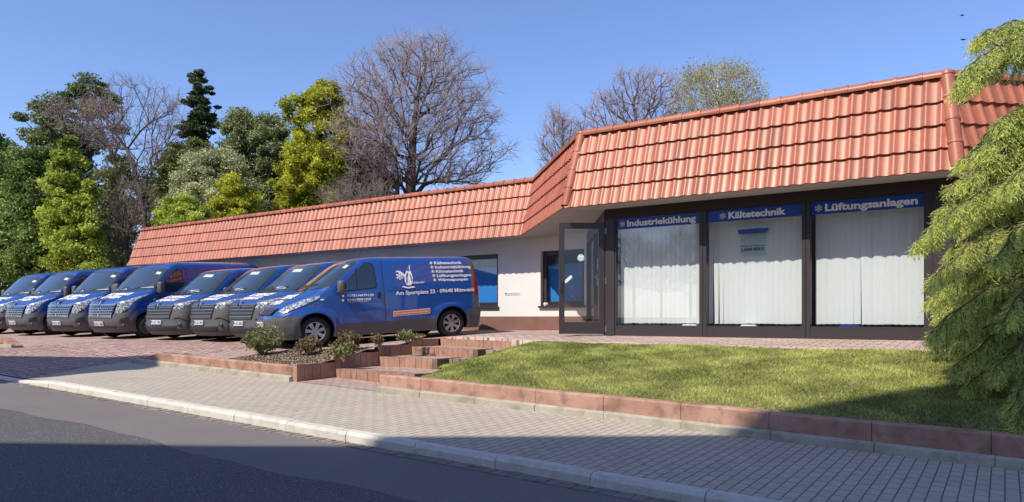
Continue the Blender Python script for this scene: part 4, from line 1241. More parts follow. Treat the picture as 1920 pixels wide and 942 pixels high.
specA = dict(zmin=.20, bump=lambda th: .63+.05*sin(radians(abs(th)))-.0*th, sill=.47, rbump=.66,
    bumper_bits=[('bumper_intake', [(-45, .30), (45, .30), (42, .42), (-42, .42)], 'black')],
    screen=[(-80, 1.30), (-60, 1.245), (0, 1.215), (60, 1.245), (80, 1.30), (76, 1.80), (60, 1.835), (0, 1.85), (-60, 1.835), (-76, 1.80)],
    papers=[[(-62, 1.68), (-48, 1.70), (-48, 1.77), (-62, 1.75)]], wz=1.25,
    door=[(1.27, .47), (2.30, .47), (2.33, 1.2), (2.27, 1.80), (1.98, 1.83), (1.42, 1.36), (1.30, 1.20)],
    window=[(1.46, 1.155), (2.22, 1.215), (2.19, 1.78), (2.00, 1.80), (1.50, 1.34)], quarter=1.77,
    handle=(2.24, 1.06), seams=[[(2.36, .30), (2.372, .30), (2.372, 1.82), (2.36, 1.82)], [(3.42, .30), (3.43, .30), (3.43, .66), (3.42, .66)], [(2.45, 1.145), (4.45, 1.12), (4.45, 1.127), (2.45, 1.153)]],
    indicator=(1.02, 1.0), mirror=(1.38, 1.22), mh=.30, lamp=[(42, .80), (58, .74), (79, .90), (86, 1.05), (80, 1.10), (62, 1.02), (48, .93)],
    pillar=[(4.50, .66), (4.655, .66), (4.66, 1.2), (4.60, 1.86), (4.45, 1.86), (4.50, 1.2)], tail=[(4.54, 1.02), (4.70, 1.02), (4.685, 1.62), (4.60, 1.60)],
    grille=(.735, .86, 36), bars=4, barh=.010, barmat='bumper', badge=(.83, .085, .06), plate=(.53, 'FG-KS 73'),
    hood=[('KÄLTESERVICE', 1.10, 1.0, .075, 0), ('MITTWEIDA', .985, .82, .075, 0)])
va = std_van('delivery_van', A, specA)
# decals on the near van: both sides
for sd in (-1, 1):
    D0 = .012
    def fn(u, v, sd=sd): return A.side(u if sd < 0 else 4.55-(u-2.45)+.0, v, sd, D0) if u > 2.35 else A.side(u if sd < 0 else 1.35+2.25-u, v, sd, .016)
    q = MB(); x = 3.62
    for k, (wrd, wd2) in enumerate((('Kältetechnik', .70), ('Industriekühlung', .90), ('Klimatechnik', .70), ('Lüftungsanlagen', .87), ('Wärmepumpen', .76))):
        zt = 1.735-.101*k; xx = x+.018*k*.5
        text_on(q, wrd, xx, zt, wd2*1.0, .066, fn, bold=.022)
        V, F = flake_geo(.035, .011); put2d(q, V+np.array([xx-.075, zt+.033]), F, fn)
    q.build('service_lettering', M['white'], va); q = MB()
    text_on(q, 'Am Sportplatz 22 · 09648 Mittweida', 2.62, 1.045, 1.95, .085, fn, bold=.022, slope=.012)
    q.build('address_lettering', M['white'], va); q = MB()
    text_on(q, '03731/4479120', 1.54, 1.045, .58, .048, fn, bold=.03)
    text_on(q, '0180/5091255', 1.54, .955, .52, .048, fn, bold=.03)
    q2 = MB()
    for zz in (1.065, .977):
        vs = []
        V = np.array([(1.45+.026*cos(a), zz+.026*sin(a)) for a in np.linspace(0, 2*pi, 16)[:-1]]); put2d(q, V, [tuple(range(15))], fn)
    q.add([fn(a, b) for a, b in ((1.56, .925), (2.02, .93), (2.02, .936), (1.56, .931))], [(0, 1, 2, 3)])
    q.build('telephone_lettering', M['white'], va)
    # emblem: a bird silhouette with a snow crystal and a script name
    q = MB()
    def blob(pts, m=0, r=.012):
        P = rounded(pts, r, 3); V_, F_ = patch(P, lambda u, v, o: fn(u, v), 0, 0, 9); n_ = len(V_)//2; q.add(V_[:n_], [f for f in F_ if max(f) < n_], m)
    blob([(2.90, 1.26), (2.86, 1.36), (2.875, 1.50), (2.92, 1.58), (2.955, 1.63), (3.03, 1.74), (3.015, 1.62), (3.045, 1.52), (3.06, 1.42), (3.03, 1.30), (2.99, 1.25)])
    blob([(2.88, 1.50), (2.80, 1.58), (2.72, 1.605), (2.655, 1.56), (2.73, 1.57), (2.80, 1.52), (2.87, 1.44)])
    blob([(2.78, 1.22), (2.92, 1.185), (3.09, 1.20), (3.06, 1.235), (2.92, 1.215), (2.80, 1.245)])
    V, F = flake_geo(.08, .018); put2d(q, V+np.array([2.755, 1.47]), F, fn)
    def fn2(u, v, sd=sd): p = fn(u, v); return (p[0], p[1]+sd*.002, p[2])
    def blob2(pts):
        P = rounded(pts, .01, 3); V_, F_ = patch(P, lambda u, v, o: fn2(u, v), 0, 0, 9); n_ = len(V_)//2; q.add(V_[:n_], [f for f in F_ if max(f) < n_], 1)
    blob2([(2.935, 1.60), (2.96, 1.635), (3.005, 1.69), (2.995, 1.62), (3.0, 1.57)])
    blob2([(2.90, 1.36), (2.905, 1.48), (2.94, 1.56), (2.965, 1.52), (2.935, 1.44), (2.925, 1.34)])
    blob2([(2.99, 1.53), (3.03, 1.46), (3.035, 1.38), (3.01, 1.33), (3.005, 1.43)])
    blob2([(2.885, 1.33), (2.91, 1.30), (2.93, 1.30), (2.905, 1.40)])
    text_on(q, 'Gebauer', 2.93, 1.285, .40, .062, fn2, bold=.0, slope=.03)
    q.build('side_emblem', [M['white'], M['paint']], va)
    q = MB(); sp_ = lambda u, v, o: (lambda p: (p[0], p[1]+sd*o, p[2]))(fn(u, v))
    def strip(x0, x1, z0, z1, o, m):
        add_patch(q, [(x0, z0), (x1, z0+.025), (x1, z1+.025), (x0, z1)], sp_, o, .003, .1, m)
    strip(2.55, 3.42, .56, .68, .001, 1); strip(2.56, 3.41, .575, .665, .003, 0)
    o = q.build('orange_strip', [M['orange'], M['white']], va)
    q = MB(); text_on(q, 'Wir suchen Mitarbeiter und Azubis', 2.59, .60, .79, .040, lambda u, v: sp_(u, v, .0055), bold=.02, slope=.028); q.build('strip_lettering', M['white'], o)

# newer compact van with large grey bumper
B = Shape(5.0, 1.965,
    prof=[(.18, .12), (.28, .03), (.36, .0), (.5, .02), (.65, .03), (.8, .05), (.95, .085), (1.02, .14), (1.08, .27), (1.14, .46), (1.20, .68), (1.26, .84), (1.36, 1.0), (1.6, 1.32), (1.76, 1.54), (1.85, 1.68), (1.89, 1.80), (1.92, 1.95), (1.942, 2.15), (1.958, 2.6), (1.966, 3.3)],
    wid=[(.18, .88), (.3, .93), (.45, .95), (.7, .975), (.95, .975), (1.15, .965), (1.3, .94), (1.5, .90), (1.7, .86), (1.82, .825), (1.88, .785), (1.91, .73), (1.935, .64), (1.95, .5), (1.96, .3), (1.966, .12)],
    cor=[(.2, .42), (.6, .48), (.9, .54), (1.08, .56), (1.2, .46), (1.35, .38), (1.8, .34), (1.9, .30), (1.966, .2)],
    rear=[(.2, 4.97), (.6, 5.0), (1.2, 4.98), (1.75, 4.92), (1.87, 4.88), (1.92, 4.75), (1.95, 4.4), (1.966, 3.9)],
    hubs=[.93, 4.03], R=.33)
specB = dict(zmin=.18, bump=lambda th: .80+.10*sin(radians(abs(th)))**2, sill=.45, rbump=.66,
    bumper_bits=[('bumper_intake', [(-46, .29), (46, .29), (50, .41), (-50, .41)], 'black'), ('bumper_lip', [(-62, .225), (62, .225), (60, .27), (-60, .27)], 'bumper')],
    screen=[(-80, 1.27), (-60, 1.225), (0, 1.20), (60, 1.225), (80, 1.27), (76, 1.81), (60, 1.845), (0, 1.86), (-60, 1.845), (-76, 1.81)],
    papers=[[(-20, 1.70), (2, 1.715), (4, 1.79), (-18, 1.775)], [(-30, 1.30), (-6, 1.29), (-4, 1.345), (-28, 1.355)]], wz=1.235,
    door=[(1.35, .47), (2.40, .47), (2.43, 1.2), (2.35, 1.81), (2.02, 1.835), (1.46, 1.36), (1.36, 1.2)],
    window=[(1.42, 1.16), (2.32, 1.22), (2.27, 1.77), (2.04, 1.80), (1.50, 1.35)], quarter=1.8,
    handle=(2.30, 1.05), hr=(.075, .02, .03), seams=[[(2.46, .30), (2.472, .30), (2.472, 1.82), (2.46, 1.82)], [(3.6, .30), (3.61, .30), (3.61, 1.8), (3.6, 1.8)]],
    indicator=(1.15, 1.02), mirror=(1.42, 1.22), mh=.27, lamp=[(34, .86), (50, .83), (72, .97), (82, 1.07), (70, 1.08), (50, 1.01), (36, .98)],
    rimlamp=[(32, .83), (50, .79), (74, .92), (87, 1.03), (87.5, 1.16), (80, 1.14), (68, 1.095), (34, 1.02)],
    tail=[(4.78, 1.02), (4.90, 1.02), (4.885, 1.62), (4.80, 1.60)],
    grille=(.63, .95, 35), bars=4, barh=.010, barmat='hub', lip=2, badge=(.93, .105, .075), plate=(.50, 'FG-KS 900'), fog=(56, .44, .055), swoop=[(38, .60), (52, .63), (72, .56), (84, .50), (84, .545), (72, .61), (52, .68), (36, .65)],
    hood=[('KÄLTESERVICE', 1.165, 1.15, .055, 0), ('CHEMNITZ', 1.09, 1.0, .05, 0)])
vb = std_van('delivery_van', B, specB)

# tall long van
Cc = Shape(5.10, 2.27,
    prof=[(.22, .14), (.35, .04), (.5, .0), (.7, .01), (.9, .04), (1.05, .08), (1.13, .16), (1.19, .30), (1.25, .48), (1.31, .66), (1.37, .80), (1.46, .93), (1.7, 1.16), (1.95, 1.41), (2.08, 1.55), (2.15, 1.66), (2.195, 1.78), (2.225, 1.95), (2.245, 2.2), (2.26, 2.7), (2.27, 3.3)],
    wid=[(.22, .94), (.35, .98), (.55, 1.01), (.9, 1.03), (1.2, 1.025), (1.4, 1.0), (1.7, .965), (1.95, .93), (2.08, .905), (2.15, .87), (2.19, .81), (2.22, .72), (2.24, .6), (2.255, .42), (2.265, .25), (2.27, .12)],
    cor=[(.22, .44), (.6, .50), (1.0, .60), (1.25, .52), (1.4, .38), (1.6, .30), (2.1, .28), (2.2, .25), (2.27, .2)],
    rear=[(.22, 5.07), (.6, 5.1), (1.4, 5.08), (2.05, 5.02), (2.15, 4.98), (2.21, 4.85), (2.25, 4.5), (2.27, 4.0)],
    hubs=[.86, 4.10], R=.345)
specC = dict(zmin=.22, bump=lambda th: .70+.10*sin(radians(abs(th)))**2-.0, sill=.50, rbump=.62,
    bumper_bits=[('bumper_intake', [(50, .50), (72, .54), (73, .64), (52, .60)], 'black'), ('bumper_intake', [(-50, .50), (-72, .54), (-73, .64), (-52, .60)], 'black'), ('bumper_intake', [(-38, .33), (38, .33), (39, .40), (-39, .40)], 'black')],
    screen=[(-80, 1.45), (-62, 1.395), (0, 1.37), (62, 1.395), (80, 1.45), (77, 2.02), (60, 2.06), (0, 2.075), (-60, 2.06), (-77, 2.02)],
    papers=[[(-70, 1.47), (40, 1.43), (40, 1.455), (-70, 1.50)], [(-58, 1.86), (-40, 1.88), (-40, 1.95), (-58, 1.93)]], wz=1.39,
    door=[(1.14, .50), (2.18, .50), (2.20, 1.3), (2.16, 2.03), (1.88, 2.07), (1.32, 1.52), (1.18, 1.36)],
    window=[(1.16, 1.30), (2.10, 1.34), (2.08, 2.0), (1.88, 2.02), (1.36, 1.50)], quarter=1.5,
    handle=(2.08, 1.22), hr=(.075, .02, .03), seams=[[(2.22, .30), (2.232, .30), (2.232, 2.05), (2.22, 2.05)], [(3.4, .30), (3.41, .30), (3.41, 2.05), (3.4, 2.05)], [(2.3, .93), (4.8, .93), (4.8, .945), (2.3, .945)]],
    indicator=(1.1, 1.12), mirror=(1.22, 1.42), mh=.36, lamp=[(37, .77), (50, .75), (67, .89), (80, 1.12), (84, 1.28), (75, 1.27), (58, 1.15), (39, 1.02)],
    tail=[(4.9, 1.02), (5.0, 1.02), (4.985, 1.72), (4.92, 1.70)],
    grille=(.66, 1.02, 36), bars=5, barh=.011, barmat='chrome', mesh=True, lip=1, badge=(1.06, .115, .085), plate=(.47, 'FG-KS 104'), fog=(58, .40, .05), steel=True,
    hood=[('KÄLTESERVICE', 1.295, 1.2, .062, 0), ('MITTWEIDA', 1.215, 1.0, .056, 0)])
vc = std_van('delivery_van', Cc, specC)

def kids(o): return [c for c in bpy.data.objects if c.parent == o]
def copy_tree(o, parent=None):
    c = o.copy(); COL.objects.link(c)
    if parent: c.parent = parent
    for k in kids(o): copy_tree(k, c)
    return c
GRP = 'blue service vans parked in front of the wing'
def place(v, s, t, phi, label, scale=1., wb=(.9, 4.0)):
    """phi: direction of the van's own x axis (towards its rear) in degrees"""
    a = radians(phi); dx, dy = cos(a), sin(a)
    z1 = Lot(s+dx*wb[0]*scale, t+dy*wb[0]*scale); z2 = Lot(s+dx*wb[1]*scale, t+dy*wb[1]*scale)
    sl = (z2-z1)/((wb[1]-wb[0])*scale)
    v.location = (s, t, z1-sl*wb[0]*scale+.004); v.rotation_euler = (0, -math.atan(sl), a); v.scale = (scale,)*3
    tag(v, label, 'van', GRP)
vb2 = copy_tree(vb); vb3 = copy_tree(vb)
vc2 = copy_tree(vc); vc3 = copy_tree(vc); vc4 = copy_tree(vc)
for c in kids(vb2)+kids(vb3):
    pass
place(va, -13.45, 9.95, 66, 'nearest blue van, seen side on, with white lettering and an orange strip on its flank', 1.055)
va.scale = (1.055, 1.055, 1.0)
place(vb3, -15.05, 10.5, 57.5+22, 'blue van with grey bumper half hidden directly behind the nearest side-on van')
place(vb2, -17.0, 10.7, 82, 'low blue van with grey bumper, second behind the nearest side-on van')
place(vb, -19.0, 10.7, 89, 'low blue van with grey bumper parked right beside the tall long van')
place(vc, -21.7, 10.5, 92, 'tall long blue van, rightmost of the four tall ones with honeycomb grilles')
place(vc2, -24.6, 10.62, 93.5, 'tall blue van with chrome grille, third from the left of the row')
place(vc3, -27.75, 10.6, 91, 'tall blue van with chrome grille, second from the left of the row')
place(vc4, -30.75, 10.8, 92.5, 'leftmost blue van of the row, its nose cut by the photo edge')
def relabel_plate(root, txt, sh, zc, hood2=None, spec=None):
    """own number plate lettering (and bonnet town) for a copied van"""
    for c in kids(root):
        if c.name.startswith('licence_plate'):
            for k in kids(c):
                if k.name.startswith('plate_lettering'): bpy.data.objects.remove(k)
            q = MB(); V, F, w = text_geo(txt, .012); sx = .45/w
            put2d(q, np.column_stack([V[:, 0]*sx, V[:, 1]/.7*.075]), F, lambda u, v: sh.fronty(.205-u, zc-.037+v, .060))
            q.build('plate_lettering', M['lettering_dark'], c)
relabel_plate(vb2, 'FG-KS 204', B, .50); relabel_plate(vb3, 'FG-KS 803', B, .50)
relabel_plate(vc2, 'FG-KS 101', Cc, .47); relabel_plate(vc3, 'FG-KS 241', Cc, .47); relabel_plate(vc4, 'FG-KS 240', Cc, .47)
# ------------------------------------------------------------------ trees
def tubes(P0, P1, R0, R1, sides=3):
    """many tapered branch pieces in one go"""
    P0 = np.asarray(P0, float); P1 = np.asarray(P1, float); D = P1-P0; L = np.linalg.norm(D, axis=1)+1e-9; D = D/L[:, None]
    up = np.where(np.abs(D[:, 2:3]) > .9, np.array([[1., 0, 0]]), np.array([[0, 0, 1.]]))
    A = np.cross(D, up); A /= np.linalg.norm(A, axis=1)[:, None]; B = np.cross(A, D)
    n = len(P0); V = np.empty((n, 2, sides, 3))
    P1x = P1 + D*np.minimum(np.asarray(R1), .03)[:, None]
    for k in range(sides):
        a = 2*pi*k/sides; o = A*cos(a)+B*sin(a)
        V[:, 0, k] = P0+o*np.asarray(R0)[:, None]; V[:, 1, k] = P1x+o*np.asarray(R1)[:, None]
    idx = np.arange(n)[:, None]*2*sides; F = []
    for k in range(sides):
        k2 = (k+1) % sides; F.append(np.column_stack([idx[:, 0]+k, idx[:, 0]+k2, idx[:, 0]+sides+k2, idx[:, 0]+sides+k]))
    return V.reshape(-1, 3), np.concatenate(F)

def grow(trunk, targets, bf=.35, seg=.7, seed=0, wob=.12, sag=.0):
    """connect every target to the growing skeleton; returns nodes, parents"""
    r = np.random.default_rng(seed); N = len(targets)*8+len(trunk)+10
    pos = np.zeros((N, 3)); par = -np.ones(N, int); pl = np.zeros(N); n = 0
    for p in trunk:
        pos[n] = p; par[n] = n-1; pl[n] = 0 if n == 0 else pl[n-1]+np.linalg.norm(pos[n]-pos[n-1])*.8; n += 1
    T = np.asarray(targets); order = np.argsort(np.linalg.norm(T-np.asarray(trunk[len(trunk)//2]), axis=1)); tips = []
    for t in T[order]:
        d = np.linalg.norm(pos[:n]-t, axis=1)
        up = np.maximum(0, pos[:n, 2]-t[2])
        j = int(np.argmin(d+bf*pl[:n]+.8*up))
        a = pos[j]; m = max(1, min(6, int(d[j]/seg))); pj = j
        pd = a-pos[par[j]] if par[j] >= 0 else np.array([0, 0, 1.]); pd = pd/(np.linalg.norm(pd)+1e-9)
        for k in range(1, m+1):
            u = k/m; q = a+(t-a)*u + pd*d[j]*.22*sin(pi*u)*(1-u*.3) + r.normal(0, wob*seg*.6, 3)*(u < 1)
            q[2] -= sag*u*(1-u)*d[j]
            pos[n] = q; par[n] = pj; pl[n] = pl[pj]+np.linalg.norm(q-pos[pj]); pj = n; n += 1
        tips.append(pj)
    return pos[:n], par[:n], np.array(tips)

def limb_mesh(name, pos, par, mats, parent, rtip=.012, expo=.46, rmax=.5, split=None, extra=None):
    n = len(pos); cnt = np.ones(n)
    child = np.zeros(n, bool)
    for i in range(n-1, 0, -1):
        if par[i] >= 0: cnt[par[i]] += cnt[i]; child[par[i]] = True
    R = np.minimum(rtip*cnt**expo, rmax)
    i = np.where(par >= 0)[0]; big = R[i] > .05
    out = []
    VV = []; FF = []; b = 0
    for sel, sd in ((i[big], 7), (i[~big], 3)):
        if len(sel) == 0: continue
        R0 = np.minimum(R[par[sel]], R[sel]*1.35); V, F = tubes(pos[par[sel]], pos[sel], R0, R[sel], sd)
        VV.append(V); FF.append(F+b); b += len(V)
    if extra is not None:
        V, F = tubes(extra[0], extra[1], extra[2], extra[3], 3); VV.append(V); FF.append(F+b); b += len(V)
    return fast_mesh(name, np.concatenate(VV), np.concatenate(FF), mats, parent, smooth=True)

def inblob(blobs, n, r, shell=.55):
    """points in a set of ellipsoids (centre, radii), denser toward the shell"""
    vol = np.array([b[1][0]*b[1][1]*b[1][2] for b in blobs])**.8; vol /= vol.sum()
    k = r.choice(len(blobs), n, p=vol); d = r.normal(size=(n, 3)); d /= np.linalg.norm(d, axis=1)[:, None]
    rad = r.uniform(0, 1, n)**(shell)
    C = np.array([b[0] for b in blobs])[k]; Rr = np.array([b[1] for b in blobs])[k]
    return C+d*rad[:, None]*Rr

def toworld(cx, cy, z):                               # camera-plan coordinates to world
    return np.column_stack([.825*cx-.565*cy, .565*cx+.825*cy, z])

def leaves(P, size, r, tone, aspect=.6, up=.0):
    n = len(P); N = r.normal(size=(n, 3)); N[:, 2] += up; N /= np.linalg.norm(N, axis=1)[:, None]
    A = np.cross(N, r.normal(size=(n, 3))); A /= np.linalg.norm(A, axis=1)[:, None]; B = np.cross(N, A)
    s = size*r.uniform(.6, 1.35, n); A = A*s[:, None]; B = B*(s*aspect)[:, None]
    V = np.stack([P-A, P-B*.9, P+A, P+B], 1).reshape(-1, 3)
    return V, np.arange(4*n).reshape(-1, 4), np.repeat(tone, 4)

def rowpoints(rows, Y, n, r, depth=.8, edge=.45):
    """points inside a crown whose outline is given as photo rows (y, x left, x right) at distance Y, as a rounded solid"""
    ys = np.array([q[0] for q in rows], float); xl = np.array([q[1] for q in rows], float); xr = np.array([q[2] for q in rows], float)
    w = np.maximum(np.interp(np.linspace(ys[0], ys[-1], 60), ys, xr-xl), 1); yy = np.linspace(ys[0], ys[-1], 60)
    y = r.choice(yy, n, p=w/w.sum())+r.uniform(-.5, .5, n)*(yy[1]-yy[0])
    a = np.interp(y, ys, xl); b = np.interp(y, ys, xr); c = (a+b)/2; h = (b-a)/2*(1+.07*np.sin(y*.21+ys[0])+.05*np.sin(y*.53))
    th = r.uniform(0, 2*pi, n); q = r.uniform(0, 1, n)**edge
    dx = q*np.cos(th); dy = q*np.sin(th)
    px = c+h*dx; Yd = Y+h/FPX*Y*dy*depth
    return toworld((px-960)/FPX*Yd, Yd, (595-y)/FPX*Yd)

def bare_tree(name, label, Y, rows, base, trunk_px, ntar, seed, mat, trunkmat, z0=-.5, twigs=4, tl=.45, rtip=.009, bf=.6, group=None, buds=None, depth=.8, rmax=.35, bare=None, sag=0., tw=.0034):
    r = np.random.default_rng(seed)
    T = rowpoints(rows, Y, ntar, r, depth)
    b = pxw(base, Y); root = empty(name, (b[0], b[1], z0)); tag(root, label, 'tree', group)
    inv = np.array([b[0], b[1], z0])
    tr = [(*pxw(base, Y), z0)]+[(*pxw(a, Y), zpx(c, Y)) for a, c in trunk_px]
    tr2 = [tr[0]]
    for p, q in zip(tr[:-1], tr[1:]):
        m = max(1, int(np.linalg.norm(np.subtract(q, p))/.8))
        for k in range(1, m+1): tr2.append(tuple(np.add(p, np.subtract(q, p)*k/m)))
    pos, par, tips = grow(tr2, T, bf=bf, seg=.8, seed=seed, sag=sag)
    pos = pos-inv
    # twigs at the tips
    n = len(tips); d = pos[tips]-pos[par[tips]]; d /= np.linalg.norm(d, axis=1)[:, None]+1e-9
    P = np.repeat(pos[tips], twigs, 0); D = np.repeat(d, twigs, 0)+r.normal(0, .6, (n*twigs, 3)); D[:, 2] += .35
    D /= np.linalg.norm(D, axis=1)[:, None]; st = P - np.repeat(d, twigs, 0)*r.uniform(0, .4, (n*twigs, 1))
    L = tl*r.uniform(.5, 1.4, (n*twigs, 1)); E = st+D*L
    # second little fork
    D2 = D+r.normal(0, .55, D.shape); D2 /= np.linalg.norm(D2, axis=1)[:, None]; st2 = st+D*L*.45; E2 = st2+D2*L*.6
    S = np.concatenate([st, st2]); En = np.concatenate([E, E2]); rr = np.full(len(S), tw*2.0)
    cut = len(tr2)
    # trunk as its own part
    cntR = None
    limb = limb_mesh('limbs', pos, par, trunkmat, root, rtip=rtip, rmax=rmax)
    TV, TF = tubes(S, En, rr, rr*.55, 3); fast_mesh('twigs', TV, TF, mat, root)
    tp = pos[:cut]; V, F = [], []
    cnt = np.ones(len(pos)); 
    for i in range(len(pos)-1, 0, -1): cnt[par[i]] += cnt[i]
    R = np.minimum(rtip*cnt**.46, rmax)[:cut]*1.04
    mbx = MB(); mbx.tube([tuple(p) for p in tp], [float(x) for x in R], 9); mbx.build('trunk', trunkmat, root, smooth=True)
    if buds:
        m, sz, per, lo, hi = buds
        P = np.repeat(np.concatenate([E, E2]), per, 0); P = P+r.normal(0, .10, P.shape)
        V, F, TT = leaves(P, sz, r, np.clip(r.beta(2, 2, len(P)), 0, 1)); fast_mesh('buds', V, F, m, root, attr=TT)
    return root

def leafy(name, label, Y, rows, base, top, nclump, cr, nleaf, lsize, mat, trunkmat, seed, z0=-.5, group=None, depth=.85, flat=.6, rtrunk=.22, aspect=.55, edge=.5, sub=None, curve=0., tone0=.5, toneamp=.5, jag=1., cat='tree'):
    """crown of foliage clumps carried on limbs; rows give the outline in the photo"""
    nclump = int(nclump*1.5); r = np.random.default_rng(seed)
    C = rowpoints(rows, Y, nclump, r, depth, edge)
    b = pxw(base, Y); inv = np.array([b[0], b[1], z0]); root = empty(name, tuple(inv)); tag(root, label, cat, group)
    tpt = np.array([*pxw(top[0], Y), zpx(top[1], Y)])
    tr = [tuple(inv+(tpt-inv)*u+np.array([curve*sin(pi*u), 0, 0])) for u in np.linspace(0, 1, 14)]
    pos, par, tips = grow(tr, C, bf=.25, seg=1., seed=seed, wob=.08, sag=.1)
    limb_mesh('limbs', pos-inv, par, trunkmat, root, rtip=.022, expo=.42, rmax=rtrunk*.8)
    mbx = MB(); mbx.tube([tuple(np.array(p)-inv) for p in tr], [rtrunk*(1-.82*u) for u in np.linspace(0, 1, 14)], 9); mbx.build('trunk', trunkmat, root, smooth=True)
    nleaf = int(nleaf*2.4); lsize = lsize*.55; per = nleaf//nclump; k = np.repeat(np.arange(nclump), per)
    sc = r.uniform(.45, 1.25, nclump)*cr*.70
    d = r.normal(size=(len(k), 3)); d /= np.linalg.norm(d, axis=1)[:, None]; rad = r.uniform(0, 1, len(k))**.45
    lob = 1+.35*jag*np.sin(d[:, 0]*5+k)*np.sin(d[:, 2]*6+k*1.7)
    P = C[k]+d*(rad*sc[k]*lob)[:, None]*np.array([1, 1, flat])
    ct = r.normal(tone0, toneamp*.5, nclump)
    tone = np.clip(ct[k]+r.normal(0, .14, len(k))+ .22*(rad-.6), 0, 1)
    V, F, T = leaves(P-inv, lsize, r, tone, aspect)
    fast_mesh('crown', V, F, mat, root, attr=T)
    return root

M['lf_spruce'] = leaf_mat('dark_spruce_needles', (.03, .055, .02), (.11, .16, .055), .15)
M['lf_pine'] = leaf_mat('blue_green_pine_needles', (.07, .10, .04), (.28, .32, .13), .2)
M['lf_grey'] = leaf_mat('grey_green_pine_needles', (.17, .20, .085), (.56, .57, .30), .25)
M['lf_bright'] = leaf_mat('fresh_green_leaves', (.13, .20, .02), (.56, .62, .10), .4)
M['lf_mid'] = leaf_mat('mid_green_needles', (.06, .11, .02), (.32, .42, .10), .25)
M['lf_yellow'] = leaf_mat('yellow_green_foliage', (.10, .12, .01), (.60, .60, .06), .35)
M['lf_dull'] = leaf_mat('dull_olive_foliage', (.07, .09, .025), (.31, .32, .10), .25)
M['lf_bud'] = leaf_mat('pinkish_buds', (.22, .14, .13), (.50, .36, .34), .3)
M['lf_birch'] = leaf_mat('young_birch_leaves', (.22, .22, .04), (.60, .58, .14), .4)
M['lf_shrub'] = leaf_mat('shrub_leaves', (.06, .085, .025), (.38, .38, .15), .35)
M['lf_shrubred'] = leaf_mat('reddish_shrub_leaves', (.10, .07, .03), (.34, .24, .12), .3)
M['lf_cedar'] = leaf_mat('yellow_green_conifer_sprays', (.13, .19, .04), (.90, .95, .32), .55)

TG = 'trees standing behind the wing'
# far dark conifers at the left edge
leafy('spruce_tree', 'dense dark green conifer at the left edge of the photo', 40, [(250, -30, 10), (300, -60, 45), (360, -90, 70), (430, -110, 85), (520, -120, 95)], -10, (-15, 235), 150, 1.0, 30000, .15, M['lf_mid'], M['barkdark'], 1, group=TG, tone0=.3)
leafy('spruce_tree', 'deep green conifer with drooping clumps just left of the bright green tree', 37, [(285, 40, 70), (340, 20, 90), (420, 8, 105), (520, 0, 120)], 52, (52, 270), 110, .9, 24000, .14, M['lf_mid'], M['barkdark'], 2, group=TG, tone0=.35)
# tall pine
leafy('pine_tree', 'tall blue-green pine with bare reddish trunk left of the bare trees', 46, [(150, 120, 190), (175, 80, 225), (205, 45, 235), (240, 38, 225), (280, 60, 200), (320, 80, 170), (350, 110, 240), (400, 120, 250)], 190, (160, 158), 72, 1.1, 24000, .16, M['lf_pine'], M['barkdark'], 3, group=TG, flat=.5, rtrunk=.3, tone0=.5)
# bright green young tree
leafy('larch_tree', 'bright fresh green cone-shaped tree catching the sun', 33, [(252, 122, 134), (275, 108, 150), (300, 95, 158), (340, 82, 175), (380, 84, 182), (430, 78, 190), (480, 84, 200), (510, 88, 205)], 132, (130, 256), 120, .62, 26000, .13, M['lf_bright'], M['barkdark'], 4, group=TG, flat=.7, tone0=.55, rtrunk=.15)
# bare trees of the left group
bare_tree('bare_tree', 'leaning bare tree with long crooked limbs between the pine and the tall spruce', 38,
    [(155, 190, 290), (170, 160, 330), (195, 150, 345), (230, 150, 345), (270, 175, 335), (310, 200, 325), (350, 215, 315)], 275, [(272, 400), (255, 330), (238, 280)], 210, 5, M['twig'], M['bark'], tl=.7, rmax=.26, group=TG, bf=.45)
bare_tree('bare_tree', 'slender bare tree with curved stems beside the tall spruce', 41,
    [(180, 290, 345), (215, 275, 350), (260, 265, 345), (310, 265, 330)], 283, [(280, 400), (285, 320)], 95, 6, M['twig'], M['bark'], tl=.7, rmax=.2, group=TG, bf=.45)
bare_tree('blossom_tree', 'bare tree with pale pink buds in front of the tall pine', 40,
    [(188, 80, 215), (205, 72, 240), (230, 85, 250), (255, 110, 250), (280, 150, 235)], 240, [(236, 420), (225, 330), (200, 270)], 130, 7, M['twig'], M['bark'], tl=.6, rmax=.16, group=TG, buds=(M['lf_bud'], .04, 3, 0, 1), bf=.4)
# brown undergrowth
bare_tree('bare_shrub', 'tangle of brown bare undergrowth beside the roof end', 34, [(350, 215, 300), (380, 200, 300), (430, 190, 285), (500, 195, 250)], 240, [(240, 440)], 130, 8, M['twig'], M['bark'], tl=.7, rmax=.06, group=TG)
# tall spruce
leafy('spruce_tree', 'tall dark spruce with ragged tiers and a reddish upper trunk', 42, [(132, 368, 376), (145, 345, 385), (158, 358, 382), (172, 345, 415), (190, 350, 405), (205, 330, 416), (222, 345, 402), (240, 325, 413), (258, 345, 392), (268, 345, 395)], 375, (372, 134), 62, .5, 20000, .12, M['lf_spruce'], M['barkred'], 9, group=TG, flat=.42, rtrunk=.28, tone0=.45, edge=.7)
leafy('pine_tree', 'rounded dark green pine under the tall spruce', 38, [(262, 340, 372), (280, 318, 395), (310, 305, 400), (350, 300, 390), (400, 298, 380)], 350, (352, 275), 90, .9, 22000, .13, M['lf_dull'], M['barkdark'], 10, group=TG, tone0=.4)
leafy('pine_tree', 'broad grey-green pine with rounded billowing crown', 35, [(285, 372, 420), (305, 345, 455), (340, 325, 470), (370, 315, 475), (400, 310, 470), (425, 300, 470)], 400, (398, 300), 170, .72, 42000, .10, M['lf_grey'], M['bark'], 11, group=TG, flat=.62, tone0=.55)
